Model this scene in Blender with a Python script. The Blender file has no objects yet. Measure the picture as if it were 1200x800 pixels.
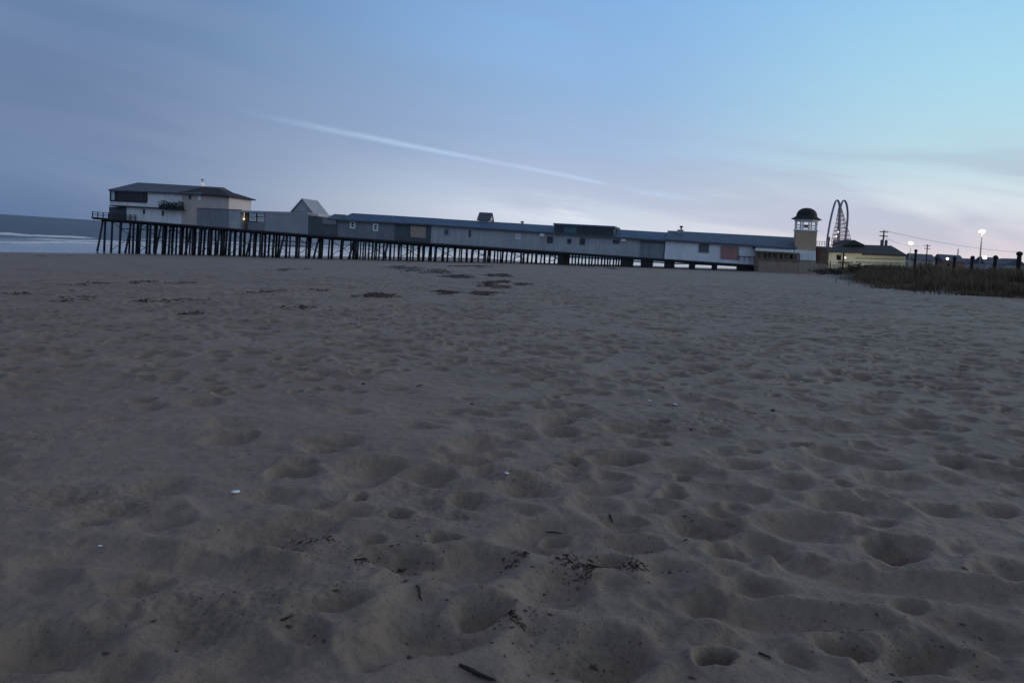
import bpy, math, random
import numpy as np
from mathutils import Vector, Matrix

random.seed(7)
rng = np.random.default_rng(7)
SC = bpy.context.scene
COL = SC.collection
rad = math.radians

# ------------------------------------------------------------------ camera
EYE = Vector((0, 0, 1.6))
FPX, PPX, PPY = 867.0, 600.0, 312.0
ROT = Matrix.Rotation(rad(90 - 1.5), 3, 'X') @ Matrix.Rotation(rad(3.7), 3, 'Z')
cd = bpy.data.cameras.new('camera')
cam = bpy.data.objects.new('camera', cd)
COL.objects.link(cam)
cam.matrix_world = Matrix.Translation(EYE) @ ROT.to_4x4()
cd.sensor_width = 36
cd.lens = FPX / 1200 * 36
cd.shift_y = -(400 - PPY) / 1200
cd.clip_start = 0.05
cd.clip_end = 30000
SC.camera = cam


def ray(px, py):
    return (ROT @ Vector(((px - PPX) / FPX, -(py - PPY) / FPX, -1))).normalized()


def at_depth(px, py, Y):
    r = ray(px, py)
    return EYE + r * (Y / r.y)


# ------------------------------------------------------------------ noise
def _hash(ix, iy, seed):
    h = (ix * 374761393 + iy * 668265263 + seed * 1442695041) & 0xffffffff
    h = ((h ^ (h >> 13)) * 1274126177) & 0xffffffff
    return (h ^ (h >> 16)) & 0xffffffff


def noise(x, y, seed=0):
    x = np.asarray(x, float); y = np.asarray(y, float)
    ix = np.floor(x).astype(np.int64); iy = np.floor(y).astype(np.int64)
    fx = x - ix; fy = y - iy
    def g(dx, dy):
        a = _hash(ix + dx, iy + dy, seed) * (2 * math.pi / 4294967296.0)
        return np.cos(a) * (fx - dx) + np.sin(a) * (fy - dy)
    u = fx * fx * fx * (fx * (fx * 6 - 15) + 10)
    v = fy * fy * fy * (fy * (fy * 6 - 15) + 10)
    a = g(0, 0); b = g(1, 0); c = g(0, 1); d = g(1, 1)
    return 1.5 * ((a + (b - a) * u) + ((c + (d - c) * u) - (a + (b - a) * u)) * v)


def sstep(e0, e1, x):
    t = np.clip((x - e0) / (e1 - e0), 0, 1)
    return t * t * (3 - 2 * t)


# ------------------------------------------------------------------ terrain
TH = rad(16.0)
CT, ST = math.cos(TH), math.sin(TH)
SEA = -4.75


def ground(x, y):
    """Smooth beach profile: slopes to the sea on the left, dune and flat land on the right."""
    x = np.asarray(x, float); y = np.asarray(y, float)
    s0 = x * CT - y * ST
    s = s0 - 0.36 * np.maximum(0, y - 150) * sstep(-25, 45, x) * (1 - sstep(75, 130, s0 + 0.0 * x))
    z = np.interp(s, [-2500, -400, -200, -117, -70, -28, 0, 10, 15],
                  [-30, -13, -8.2, -4.75, -2.85, -0.9, 0.0, 0.42, 0.62])
    z = z + 0.10 * noise(x / 17, y / 17, 3) * sstep(4, 25, np.hypot(x, y)) * sstep(-110, -80, s)
    toe = np.interp(y, [0, 37, 44, 60, 120], [15.3, 15.3, 10.5, 10.5, 10.0]) + 1.3 * noise(x / 5, y / 5, 5)
    A = np.interp(y, [20, 48, 76, 95, 120, 160], [0.9, 0.75, 0.95, 0.7, 0.5, 0.7])
    d = A * sstep(0, 8, s - toe) * (1 + 0.22 * noise(x / 4, y / 4, 9))
    back = sstep(27, 40, s)
    zz = z + d
    return zz * (1 - back) + 1.5 * back


def hit_ground(px, py, f=None):
    r = ray(px, py)
    t = 1.0
    f = f or (lambda a, b: float(ground(a, b)))
    prev = t
    while t < 600:
        p = EYE + r * t
        if p.z < f(p.x, p.y):
            lo, hi = prev, t
            for _ in range(30):
                m = (lo + hi) / 2
                p = EYE + r * m
                if p.z < f(p.x, p.y): hi = m
                else: lo = m
            return EYE + r * hi
        prev = t
        t *= 1.02
    return EYE + r * t


# ------------------------------------------------------------------ materials
def lin(c):
    return tuple(((v / 255) / 12.92 if v / 255 <= 0.04045 else (((v / 255) + 0.055) / 1.055) ** 2.4) for v in c)


def mat(name, col, rough=0.7, var=0.18, scale=1.5, metallic=0.0, spec=0.4, stretch=(1, 1, 1), bump=0.0, bscale=20, streak=0.0):
    m = bpy.data.materials.new(name)
    m.use_nodes = True
    nt = m.node_tree
    b = nt.nodes['Principled BSDF']
    b.inputs['Roughness'].default_value = rough
    b.inputs['Metallic'].default_value = metallic
    b.inputs['Specular IOR Level'].default_value = spec
    tc = nt.nodes.new('ShaderNodeTexCoord')
    mp = nt.nodes.new('ShaderNodeMapping')
    mp.inputs['Scale'].default_value = stretch
    nt.links.new(tc.outputs['Object'], mp.inputs['Vector'])
    n = nt.nodes.new('ShaderNodeTexNoise')
    n.inputs['Scale'].default_value = scale
    n.inputs['Detail'].default_value = 5
    n.inputs['Roughness'].default_value = 0.62
    nt.links.new(mp.outputs['Vector'], n.inputs['Vector'])
    r = nt.nodes.new('ShaderNodeValToRGB')
    lo = tuple(c * (1 - var) for c in col) + (1,)
    hi = tuple(min(1, c * (1 + var)) for c in col) + (1,)
    r.color_ramp.elements[0].position = 0.3; r.color_ramp.elements[0].color = lo
    r.color_ramp.elements[1].position = 0.7; r.color_ramp.elements[1].color = hi
    nt.links.new(n.outputs['Fac'], r.inputs['Fac'])
    out = r.outputs['Color']
    if streak:
        n2 = nt.nodes.new('ShaderNodeTexNoise')
        n2.inputs['Scale'].default_value = 1.0
        n2.inputs['Detail'].default_value = 4
        mp2 = nt.nodes.new('ShaderNodeMapping')
        mp2.inputs['Scale'].default_value = (2.6, 2.6, 0.22)
        nt.links.new(tc.outputs['Object'], mp2.inputs['Vector'])
        nt.links.new(mp2.outputs['Vector'], n2.inputs['Vector'])
        r2 = nt.nodes.new('ShaderNodeMapRange')
        r2.inputs['From Min'].default_value = 0.5; r2.inputs['From Max'].default_value = 0.75
        r2.inputs['To Min'].default_value = 0.0; r2.inputs['To Max'].default_value = streak
        nt.links.new(n2.outputs['Fac'], r2.inputs['Value'])
        mx = nt.nodes.new('ShaderNodeMix'); mx.data_type = 'RGBA'
        nt.links.new(r2.outputs['Result'], mx.inputs['Factor'])
        nt.links.new(out, mx.inputs[6])
        mx.inputs[7].default_value = tuple(c * 0.45 for c in col) + (1,)
        out = mx.outputs[2]
    nt.links.new(out, b.inputs['Base Color'])
    if bump:
        n3 = nt.nodes.new('ShaderNodeTexNoise')
        n3.inputs['Scale'].default_value = bscale
        n3.inputs['Detail'].default_value = 4
        nt.links.new(mp.outputs['Vector'], n3.inputs['Vector'])
        bp = nt.nodes.new('ShaderNodeBump')
        bp.inputs['Strength'].default_value = bump
        bp.inputs['Distance'].default_value = 0.05
        nt.links.new(n3.outputs['Fac'], bp.inputs['Height'])
        nt.links.new(bp.outputs['Normal'], b.inputs['Normal'])
    return m


def emit(name, col, strength):
    m = bpy.data.materials.new(name)
    m.use_nodes = True
    b = m.node_tree.nodes['Principled BSDF']
    b.inputs['Base Color'].default_value = (0.8, 0.8, 0.8, 1)
    b.inputs['Emission Color'].default_value = tuple(col) + (1,)
    b.inputs['Emission Strength'].default_value = strength
    return m


M = dict(
    white=mat('white_painted_wall', (0.78, 0.77, 0.77), 0.65, 0.10, 0.35, streak=0.40),
    white2=mat('cold_white_wall', (0.78, 0.79, 0.82), 0.65, 0.10, 0.35, streak=0.35),
    trim=mat('white_trim', (0.80, 0.80, 0.81), 0.5, 0.05),
    beige=mat('beige_stucco', (0.56, 0.47, 0.43), 0.8, 0.08, 0.6, streak=0.25),
    beige2=mat('light_beige_stucco', (0.66, 0.55, 0.51), 0.8, 0.07, 0.6, streak=0.2),
    grey=mat('grey_siding', (0.39, 0.41, 0.435), 0.75, 0.13, 0.35, streak=0.4),
    greyd=mat('dark_grey_siding', (0.21, 0.225, 0.25), 0.75, 0.16, 0.4, streak=0.45),
    greyl=mat('pale_grey_boarding', (0.31, 0.325, 0.36), 0.75, 0.08, 0.5, streak=0.2),
    slate=mat('dark_slate_panel', (0.090, 0.104, 0.122), 0.8, 0.2, 0.7, streak=0.3),
    blueroof=mat('blue_metal_roof', (0.030, 0.082, 0.160), 0.6, 0.16, 0.4, streak=0.35),
    blueroof2=mat('faded_blue_roof', (0.060, 0.100, 0.158), 0.65, 0.12, 0.4, streak=0.3),
    greyroof=mat('grey_shingle_roof', (0.085, 0.098, 0.125), 0.8, 0.2, 2.0),
    darkroof=mat('dark_shingle_roof', (0.022, 0.022, 0.028), 0.8, 0.25, 2.0),
    palegable=mat('pale_grey_shingles', (0.36, 0.36, 0.38), 0.8, 0.12, 2.0),
    timber=mat('wet_dark_timber', (0.022, 0.022, 0.027), 0.7, 0.35, 1.5, stretch=(1, 1, 0.25)),
    timber2=mat('weathered_deck_timber', (0.045, 0.043, 0.046), 0.8, 0.3, 1.5),
    glass=mat('dark_window_glass', (0.012, 0.014, 0.018), 0.08, 0.3, 2.0, spec=0.7),
    browngl=mat('brown_shuttered_glass', (0.030, 0.024, 0.026), 0.35, 0.5, 1.2, spec=0.5, stretch=(1, 1, 0.3)),
    greypane=mat('grey_window_pane', (0.10, 0.115, 0.125), 0.5, 0.15, 2.0),
    teal=mat('teal_glazing', (0.050, 0.115, 0.130), 0.15, 0.2, 1.0, spec=0.6),
    litpane=mat('pale_window_pane', (0.45, 0.50, 0.58), 0.3, 0.05),
    tan=mat('tan_shingle_tower', (0.47, 0.34, 0.225), 0.8, 0.12, 3.0),
    tanpanel=mat('tan_plywood_panel', (0.38, 0.31, 0.25), 0.8, 0.08, 1.5),
    red=mat('faded_red_door', (0.42, 0.20, 0.19), 0.6, 0.18, 1.5, streak=0.3),
    brown=mat('brown_boards', (0.19, 0.125, 0.09), 0.8, 0.2, 1.5, streak=0.3),
    rust=mat('reddish_brown_boards', (0.15, 0.055, 0.045), 0.8, 0.2, 1.5),
    yellow=mat('pale_yellow_clapboard', (0.58, 0.55, 0.42), 0.7, 0.06, 0.6, streak=0.15),
    olive=mat('olive_trim', (0.20, 0.19, 0.10), 0.7, 0.1),
    fence=mat('weathered_fence_slats', (0.36, 0.31, 0.235), 0.85, 0.25, 3.0, stretch=(3, 3, 0.3)),
    post=mat('dark_post_wood', (0.016, 0.015, 0.015), 0.85, 0.3, 3.0),
    steel=mat('blue_grey_steel', (0.26, 0.28, 0.33), 0.45, 0.12, 1.0, metallic=0.3),
    pink=mat('pink_painted_steel', (0.50, 0.33, 0.32), 0.5, 0.15, 1.0),
    pole=mat('galvanised_pole', (0.10, 0.10, 0.11), 0.5, 0.12, 2.0),
    wire=mat('black_cable', (0.02, 0.02, 0.022), 0.6, 0.1),
    farwall=mat('distant_grey_siding', (0.36, 0.38, 0.42), 0.8, 0.08),
    farwall2=mat('distant_buff_siding', (0.5, 0.43, 0.38), 0.8, 0.08),
    farroof=mat('distant_roofing', (0.10, 0.11, 0.135), 0.8, 0.12),
    orange=mat('dull_orange_siding', (0.32, 0.155, 0.11), 0.8, 0.1),
    leaf=mat('dark_shrub_leaves', (0.040, 0.042, 0.026), 0.7, 0.5, 2.5),
    leafg=mat('grey_green_shrub', (0.075, 0.08, 0.07), 0.7, 0.35, 2.5),
    bare=mat('reddish_bare_twigs', (0.080, 0.052, 0.042), 0.8, 0.3, 2.5),
    weed=mat('dried_seaweed', (0.052, 0.027, 0.021), 0.6, 0.6, 6.0),
    stick=mat('driftwood_twig', (0.028, 0.023, 0.020), 0.8, 0.3, 20.0),
    stone=mat('dark_pebble', (0.035, 0.034, 0.036), 0.6, 0.3, 20.0),
    paper=mat('white_shell', (0.75, 0.76, 0.78), 0.4, 0.08, 20.0),
    tape=mat('faded_green_foliage', (0.035, 0.045, 0.040), 0.7, 0.4, 3.0),
    lampw=emit('cold_white_lamp', (1.0, 0.93, 0.80), 8.0),
    glowy=emit('warm_yellow_glow', (1.0, 0.80, 0.28), 1.1),
    lamps=emit('small_warm_bulb', (1.0, 0.78, 0.55), 1.3),
    beacon=emit('pale_roof_globe', (1.0, 0.92, 0.85), 0.16),
)


# ------------------------------------------------------------------ mesh builder
WL = {}


class MB:
    def __init__(self):
        self.v = []; self.f = []

    def add(self, vs, fs):
        o = len(self.v)
        self.v += [tuple(p) for p in vs]
        self.f += [tuple(i + o for i in f) for f in fs]
        return self

    def hexa(self, c):
        return self.add(c, [(0, 3, 2, 1), (4, 5, 6, 7), (0, 1, 5, 4), (1, 2, 6, 5), (2, 3, 7, 6), (3, 0, 4, 7)])

    def tube(self, pts, r, n=8, cap=True):
        pts = [Vector(p) for p in pts]
        rs = r if isinstance(r, (list, tuple)) else [r] * len(pts)
        vs = []; fs = []
        for i, p in enumerate(pts):
            a = pts[max(0, i - 1)]; b = pts[min(len(pts) - 1, i + 1)]
            t = (b - a).normalized()
            h = Vector((0, 0, 1)) if abs(t.z) < 0.9 else Vector((1, 0, 0))
            x = t.cross(h).normalized(); y = t.cross(x)
            for k in range(n):
                an = 2 * math.pi * k / n
                vs.append(p + (x * math.cos(an) + y * math.sin(an)) * rs[i])
        for i in range(len(pts) - 1):
            for k in range(n):
                k2 = (k + 1) % n
                fs.append((i * n + k, i * n + k2, (i + 1) * n + k2, (i + 1) * n + k))
        if cap:
            fs.append(tuple(range(n - 1, -1, -1)))
            fs.append(tuple((len(pts) - 1) * n + k for k in range(n)))
        return self.add(vs, fs)

    def lathe(self, c, prof, n=24, rot=0.0):
        c = Vector(c); vs = []; fs = []
        for (r, z) in prof:
            for k in range(n):
                an = rot + 2 * math.pi * k / n
                vs.append((c.x + r * math.cos(an), c.y + r * math.sin(an), c.z + z))
        m = len(prof)
        for i in range(m - 1):
            for k in range(n):
                k2 = (k + 1) % n
                fs.append((i * n + k, i * n + k2, (i + 1) * n + k2, (i + 1) * n + k))
        fs.append(tuple(range(n - 1, -1, -1)))
        fs.append(tuple((m - 1) * n + k for k in range(n)))
        return self.add(vs, fs)

    def build(self, name, m, parent=None, smooth=False, origin=None):
        me = bpy.data.meshes.new(name)
        o = bpy.data.objects.new(name, me)
        COL.objects.link(o)
        if parent is not None:
            org = WL[parent.name]
            o.parent = parent
        else:
            org = Vector(origin) if origin is not None else Vector((0, 0, 0))
            o.location = org
        WL[o.name] = org
        me.from_pydata([(x - org.x, y - org.y, z - org.z) for x, y, z in self.v], [], self.f)
        me.materials.append(M[m] if isinstance(m, str) else m)
        if smooth:
            me.polygons.foreach_set('use_smooth', [True] * len(me.polygons))
        me.update()
        return o


def thing(name, loc, label, cat, group=None, kind=None):
    o = bpy.data.objects.new(name, None)
    COL.objects.link(o)
    o.location = loc
    o.empty_display_size = 0.3
    WL[o.name] = Vector(loc)
    return tag(o, label, cat, group, kind)


def tag(o, label=None, cat=None, group=None, kind=None):
    if label: o['label'] = label
    if cat: o['category'] = cat
    if group: o['group'] = group
    if kind: o['kind'] = kind
    return o


class Frame:
    """A vertical facade frame: t runs along the facade, d away from the viewer, z up."""
    def __init__(self, L, u):
        self.L = Vector((L[0], L[1], 0))
        self.u = Vector((u[0], u[1], 0)).normalized()
        self.n = Vector((-self.u.y, self.u.x, 0))

    def W(self, t, d, z):
        p = self.L + self.u * t + self.n * d
        return Vector((p.x, p.y, z))

    def px(self, x, y, d=0.0):
        r = ray(x, y)
        k = ((self.L + self.n * d - EYE).dot(self.n)) / r.dot(self.n)
        p = EYE + r * k
        return ((p - self.L).dot(self.u), p.z)

    def box(self, mb, t0, t1, d0, d1, z0, z1):
        W = self.W
        return mb.hexa([W(t0, d0, z0), W(t1, d0, z0), W(t1, d1, z0), W(t0, d1, z0),
                        W(t0, d0, z1), W(t1, d0, z1), W(t1, d1, z1), W(t0, d1, z1)])

    def prism(self, mb, poly, d0, d1):
        """poly of (t, z), counter-clockwise seen by the viewer, pushed from d0 back to d1."""
        n = len(poly)
        vs = [self.W(t, d0, z) for t, z in poly] + [self.W(t, d1, z) for t, z in poly]
        fs = [tuple(range(n)), tuple(range(2 * n - 1, n - 1, -1))]
        for i in range(n):
            j = (i + 1) % n
            fs.append((i, i + n, j + n, j))
        return mb.add(vs, fs)

    def loft(self, mb, ta, A, tb, B):
        """sections A, B of (d, z) at ta and tb joined to a solid."""
        n = len(A)
        vs = [self.W(ta, d, z) for d, z in A] + [self.W(tb, d, z) for d, z in B]
        fs = [tuple(range(n)), tuple(range(2 * n - 1, n - 1, -1))]
        for i in range(n):
            j = (i + 1) % n
            fs.append((i, i + n, j + n, j))
        return mb.add(vs, fs)

    def quadbox(self, mb, pix, d0, d1, floor=False):
        P = [self.px(x, y, d0) for x, y in pix]
        if floor:                        # walls stand on the deck
            for i in (1, 2):
                P[i] = (P[i][0], min(P[i][1], deckz(P[i][0]) + 0.40))
        return self.prism(mb, P, d0, d1)

    def window(self, parent, x, y, w, h, d=0.0, frame='trim', pane='glass', fw=0.10, mull=0, trans=0, label=None):
        t, z = self.px(x, y, d)
        s = FPX / ((self.W(t, d, z) - EYE).y)
        w = w / s; h = h / s
        a, b = d - 0.09, d - 0.004
        mb = MB()
        self.box(mb, t - w / 2, t + w / 2, a, b, z + h / 2 - fw, z + h / 2)
        self.box(mb, t - w / 2, t + w / 2, a, b, z - h / 2, z - h / 2 + fw)
        self.box(mb, t - w / 2, t - w / 2 + fw, a, b, z - h / 2 + fw, z + h / 2 - fw)
        self.box(mb, t + w / 2 - fw, t + w / 2, a, b, z - h / 2 + fw, z + h / 2 - fw)
        for i in range(mull):
            tt = t - w / 2 + w * (i + 1) / (mull + 1)
            self.box(mb, tt - 0.04, tt + 0.04, a + 0.01, b, z - h / 2 + fw, z + h / 2 - fw)
        for i in range(trans):
            q = z - h / 2 + h * (i + 1) / (trans + 1)
            self.box(mb, t - w / 2 + fw, t + w / 2 - fw, a + 0.014, b, q - 0.04, q + 0.04)
        fo = mb.build('window', frame, parent)
        if label: fo['label'] = label
        m2 = MB()
        self.box(m2, t - w / 2 + fw * 0.5, t + w / 2 - fw * 0.5, d - 0.04, d - 0.006, z - h / 2 + fw * 0.5, z + h / 2 - fw * 0.5)
        m2.build('pane', pane, fo)
        return fo


PF = Frame((-81.3, 150.0), (122.1, -32.0))
PFX = lambda x, y, d=0.0: PF.px(x, y, d)

# ------------------------------------------------------------------ beach sheet
FA = rad(50)
az = np.concatenate([np.linspace(-FA, FA, 1180), np.linspace(FA, 2 * math.pi - FA, 62)[1:-1]])
rr = np.concatenate([[0.01, 0.3, 0.7, 1.1, 1.5, 1.8], np.geomspace(2.0, 135, 1330), np.geomspace(137, 11000, 150)])
NR, NA = len(rr), len(az)
R2, A2 = np.meshgrid(rr, az, indexing='ij')
GX = R2 * np.sin(A2); GY = R2 * np.cos(A2)
GZ = ground(GX, GY)
fine = (1 - sstep(60, 120, R2))
s_here = GX * CT - GY * ST
dry = sstep(-75, -35, s_here)            # smooth tidal flat near the water
rough = fine * (0.25 + 0.75 * dry)
wx = GX + 0.22 * noise(GX / 0.9, GY / 0.9, 21); wy = GY + 0.22 * noise(GX / 0.9, GY / 0.9, 22)
GZ += rough * (0.022 * noise(wx / 1.9, wy / 1.9, 11) + 0.014 * noise(wx / 0.70, wy / 0.80, 12))
nearm = 1 - sstep(14, 32, R2)
GZ += nearm * (0.010 * noise(wx / 0.26, wy / 0.26, 13) + 0.0052 * noise(GX / 0.10, GY / 0.10, 14)
               + 0.0026 * noise(GX / 0.045, GY / 0.045, 15) * (1 - sstep(5, 12, R2)))
crumb = np.clip(noise(GX / 1.3, GY / 1.3, 31) - 0.28, 0, 1) * nearm
GZ += crumb * (0.034 * np.abs(noise(GX / 0.13, GY / 0.13, 32)) + 0.012 * np.abs(noise(GX / 0.06, GY / 0.06, 33)))

REL = np.zeros_like(GZ)
DAZ = az[1] - az[0]
lr = np.log(rr)


def hollow(x, y, la, lb, ang, depth, rim=0.35, sharp=2.0, dark=0.0):
    """push one foot-sized dent (half-lengths la, lb) with a raised rim into the sheet"""
    R = math.hypot(x, y); ext = max(la, lb) * 2.6
    if R < ext + 1.2: return
    a0 = math.atan2(x, y); da = ext / R
    i0 = np.searchsorted(rr, R - ext); i1 = np.searchsorted(rr, R + ext)
    j0 = max(0, int((a0 - da + FA) / DAZ)); j1 = min(1180, int((a0 + da + FA) / DAZ) + 2)
    if j1 <= j0 or i1 <= i0: return
    X = GX[i0:i1, j0:j1] - x; Y = GY[i0:i1, j0:j1] - y
    c, s = math.cos(ang), math.sin(ang)
    wob = 0.30 * noise(X / (la * 1.0) + x * 7, Y / (la * 1.0) + y * 7, 41)
    if R < 14: wob += 0.06 * noise(X / 0.05 + x, Y / 0.05 + y, 42)
    q = np.sqrt(((X * c + Y * s) / la) ** 2 + ((-X * s + Y * c) / lb) ** 2) + wob
    dent = np.exp(-np.abs(q) ** sharp * 1.25)
    ring = np.exp(-((q - 1.5) / 0.42) ** 2)
    lop = 0.5 + 0.5 * np.clip((-X * s + Y * c) / (lb * 1.5), -1, 1)
    m = 0.62 * np.exp(-(np.clip(q, 0, 9) / 1.5) ** 4)      # a new step wipes out older ones
    REL[i0:i1, j0:j1] = REL[i0:i1, j0:j1] * (1 - m) + depth * (rim * ring * (0.35 + 0.9 * lop) - dent)


# trampled sand: strides of feet and scattered dents
cnt = 0
for _ in range(66000):
    R = math.sqrt(rng.uniform(2.2 ** 2, 72 ** 2))
    if rng.random() < 0.55 * (R / 72): continue
    a = rng.uniform(-FA, FA)
    x, y = R * math.sin(a), R * math.cos(a)
    s = x * CT - y * ST
    if rng.random() > 0.20 + 0.80 * float(sstep(-40, -8, s)): continue
    dens = 0.62 + 0.7 * float(noise(x / 5, y / 5, 51))
    if rng.random() > dens: continue
    big = rng.random()
    la = rng.uniform(0.065, 0.14) if big < 0.72 else rng.uniform(0.14, 0.25)
    hollow(x, y, la, la * rng.uniform(0.55, 0.9), rng.normal(0.25, 0.75), rng.uniform(0.020, 0.066) * (1 if big < 0.7 else 1.25),
           rng.uniform(0.14, 0.30), rng.uniform(1.8, 3.6))
# people have walked along the beach: strings of heel and ball marks
for tr_ in range(34):
    x = rng.uniform(-16, 22); y = rng.uniform(1, 22); hd = rng.normal(0.0, 0.5) + (math.pi if rng.random() < .4 else 0)
    sd_ = 1
    for k in range(40):
        hd += rng.normal(0, .05); x += .68 * math.sin(hd); y += .68 * math.cos(hd); sd_ = -sd_
        if not (2 < y < 45): continue
        fx, fy = x + sd_ * .11 * math.cos(hd), y - sd_ * .11 * math.sin(hd)
        an_ = math.pi / 2 - hd; dp_ = rng.uniform(.022, .045)
        hollow(fx + .075 * math.sin(hd), fy + .075 * math.cos(hd), .105, .062, an_, dp_, .30, 3.2)
        hollow(fx - .085 * math.sin(hd), fy - .085 * math.cos(hd), .065, .052, an_, dp_ * 1.1, .22, 3.0)
# the dents one can pick out in the photograph: (px, py, width px, depth)
for (px, py, w, dp) in [(725, 538, 58, .085), (622, 572, 84, .08), (672, 484, 52, .06), (820, 617, 85, .075), (937, 662, 54, .085),
                        (990, 593, 85, .08), (1047, 563, 72, .06), (930, 567, 66, .06), (940, 618, 90, .07), (1050, 645, 70, .12),
                        (825, 708, 46, .11), (837, 771, 44, .12), (470, 656, 66, .07), (505, 735, 130, .09), (440, 549, 78, .075),
                        (500, 557, 60, .06), (412, 483, 36, .05), (555, 522, 66, .05), (185, 571, 74, .05), (325, 583, 64, .06),
                        (350, 553, 42, .07), (60, 760, 120, .08), (190, 614, 60, .05), (270, 513, 64, .05), (265, 497, 52, .04),
                        (700, 571, 64, .06), (870, 545, 56, .05), (985, 533, 58, .06), (760, 511, 34, .05), (530, 483, 34, .04),
                        (1070, 765, 100, .10), (990, 755, 70, .09), (650, 690, 90, .07), (560, 715, 60, .10), (700, 770, 120, .09),
                        (880, 440, 34, .05), (1100, 515, 46, .05), (1115, 542, 40, .05), (165, 690, 60, .05), (105, 610, 46, .05),
                        (370, 615, 60, .04), (880, 690, 70, .05), (740, 640, 60, .05), (390, 705, 70, .05), (850, 600, 46, .05)]:
    p = hit_ground(px, py)
    k = (p - EYE).y / FPX
    hollow(p.x, p.y, w * k * 0.5, w * k * 0.36, 0.15 + 0.3 * math.sin(px), dp * 1.1, 0.20, 2.9)
# gullies of kicked sand running down to the right
for (px, py, w) in [(900, 720, 260), (1080, 690, 260), (960, 500, 220), (200, 660, 300)]:
    p = hit_ground(px, py); k = (p - EYE).y / FPX
    hollow(p.x, p.y, w * k * 0.5, w * k * 0.11, -0.22, 0.045, 0.5, 2.0)

GZ += REL
nv = NR * NA
idx = np.arange(nv).reshape(NR, NA)
a = idx[:-1, :]; b = np.roll(idx, -1, axis=1)[:-1, :]; c = np.roll(idx, -1, axis=1)[1:, :]; d = idx[1:, :]
quads = np.stack([a, d, c, b], axis=-1).reshape(-1, 4)


def grid_mesh(name, co, quads):
    me = bpy.data.meshes.new(name)
    me.vertices.add(len(co)); me.vertices.foreach_set('co', co.astype(np.float32).ravel())
    n = len(quads)
    me.loops.add(n * 4); me.loops.foreach_set('vertex_index', quads.astype(np.int32).ravel())
    me.polygons.add(n)
    me.polygons.foreach_set('loop_start', np.arange(0, n * 4, 4, dtype=np.int32))
    me.polygons.foreach_set('use_smooth', np.ones(n, bool))
    me.update(calc_edges=True)
    return me


def set_attr(me, name, arr):
    at = me.attributes.new(name, 'FLOAT', 'POINT')
    at.data.foreach_set('value', arr.astype(np.float32).ravel())


me = grid_mesh('beach_sand', np.stack([GX, GY, GZ], -1).reshape(-1, 3), quads)
wet = sstep(SEA + 1.0, SEA + 0.15, GZ + 0.35 * noise(GX / 6, GY / 6, 61))
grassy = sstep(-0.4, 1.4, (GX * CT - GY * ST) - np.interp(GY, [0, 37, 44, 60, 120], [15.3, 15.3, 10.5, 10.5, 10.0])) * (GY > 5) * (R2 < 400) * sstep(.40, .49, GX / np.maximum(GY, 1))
set_attr(me, 'wet', wet)
cr_ = crumb * 2.2
for (px, py, rad_) in ((665, 680, .30), (560, 705, .28), (430, 652, .22), (1060, 648, .28), (1080, 765, .40), (820, 612, .24), (705, 765, .32), (990, 750, .3), (610, 735, .25), (690, 655, .2), (672, 486, .25), (365, 630, .25), (620, 565, .25), (500, 650, .2)):
    p = hit_ground(px, py)
    cr_ = np.maximum(cr_, (0.25 + 0.7 * np.abs(noise(GX / .12, GY / .12, 77))) * np.exp(-(((GX - p.x) / rad_) ** 2 + ((GY - p.y) / (rad_ * .8)) ** 2)))
set_attr(me, 'crumb', np.clip(cr_, 0, 1))
set_attr(me, 'grassy', grassy)
sand = bpy.data.objects.new('beach_sand', me)
COL.objects.link(sand)
tag(sand, kind='structure')


def sandz(x, y):
    R = math.hypot(x, y)
    if R > 130: return float(ground(x, y))
    A = math.atan2(x, y)
    fi = np.interp(math.log(max(R, 2.0)), lr[6:], np.arange(6, NR)); i = int(fi)
    j = min(max((A + FA) / DAZ, 0), 1178.0); j0 = int(j)
    u, v = fi - i, j - j0
    return float(GZ[i, j0] * (1 - u) * (1 - v) + GZ[i + 1, j0] * u * (1 - v) + GZ[i, j0 + 1] * (1 - u) * v + GZ[i + 1, j0 + 1] * u * v)


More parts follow.
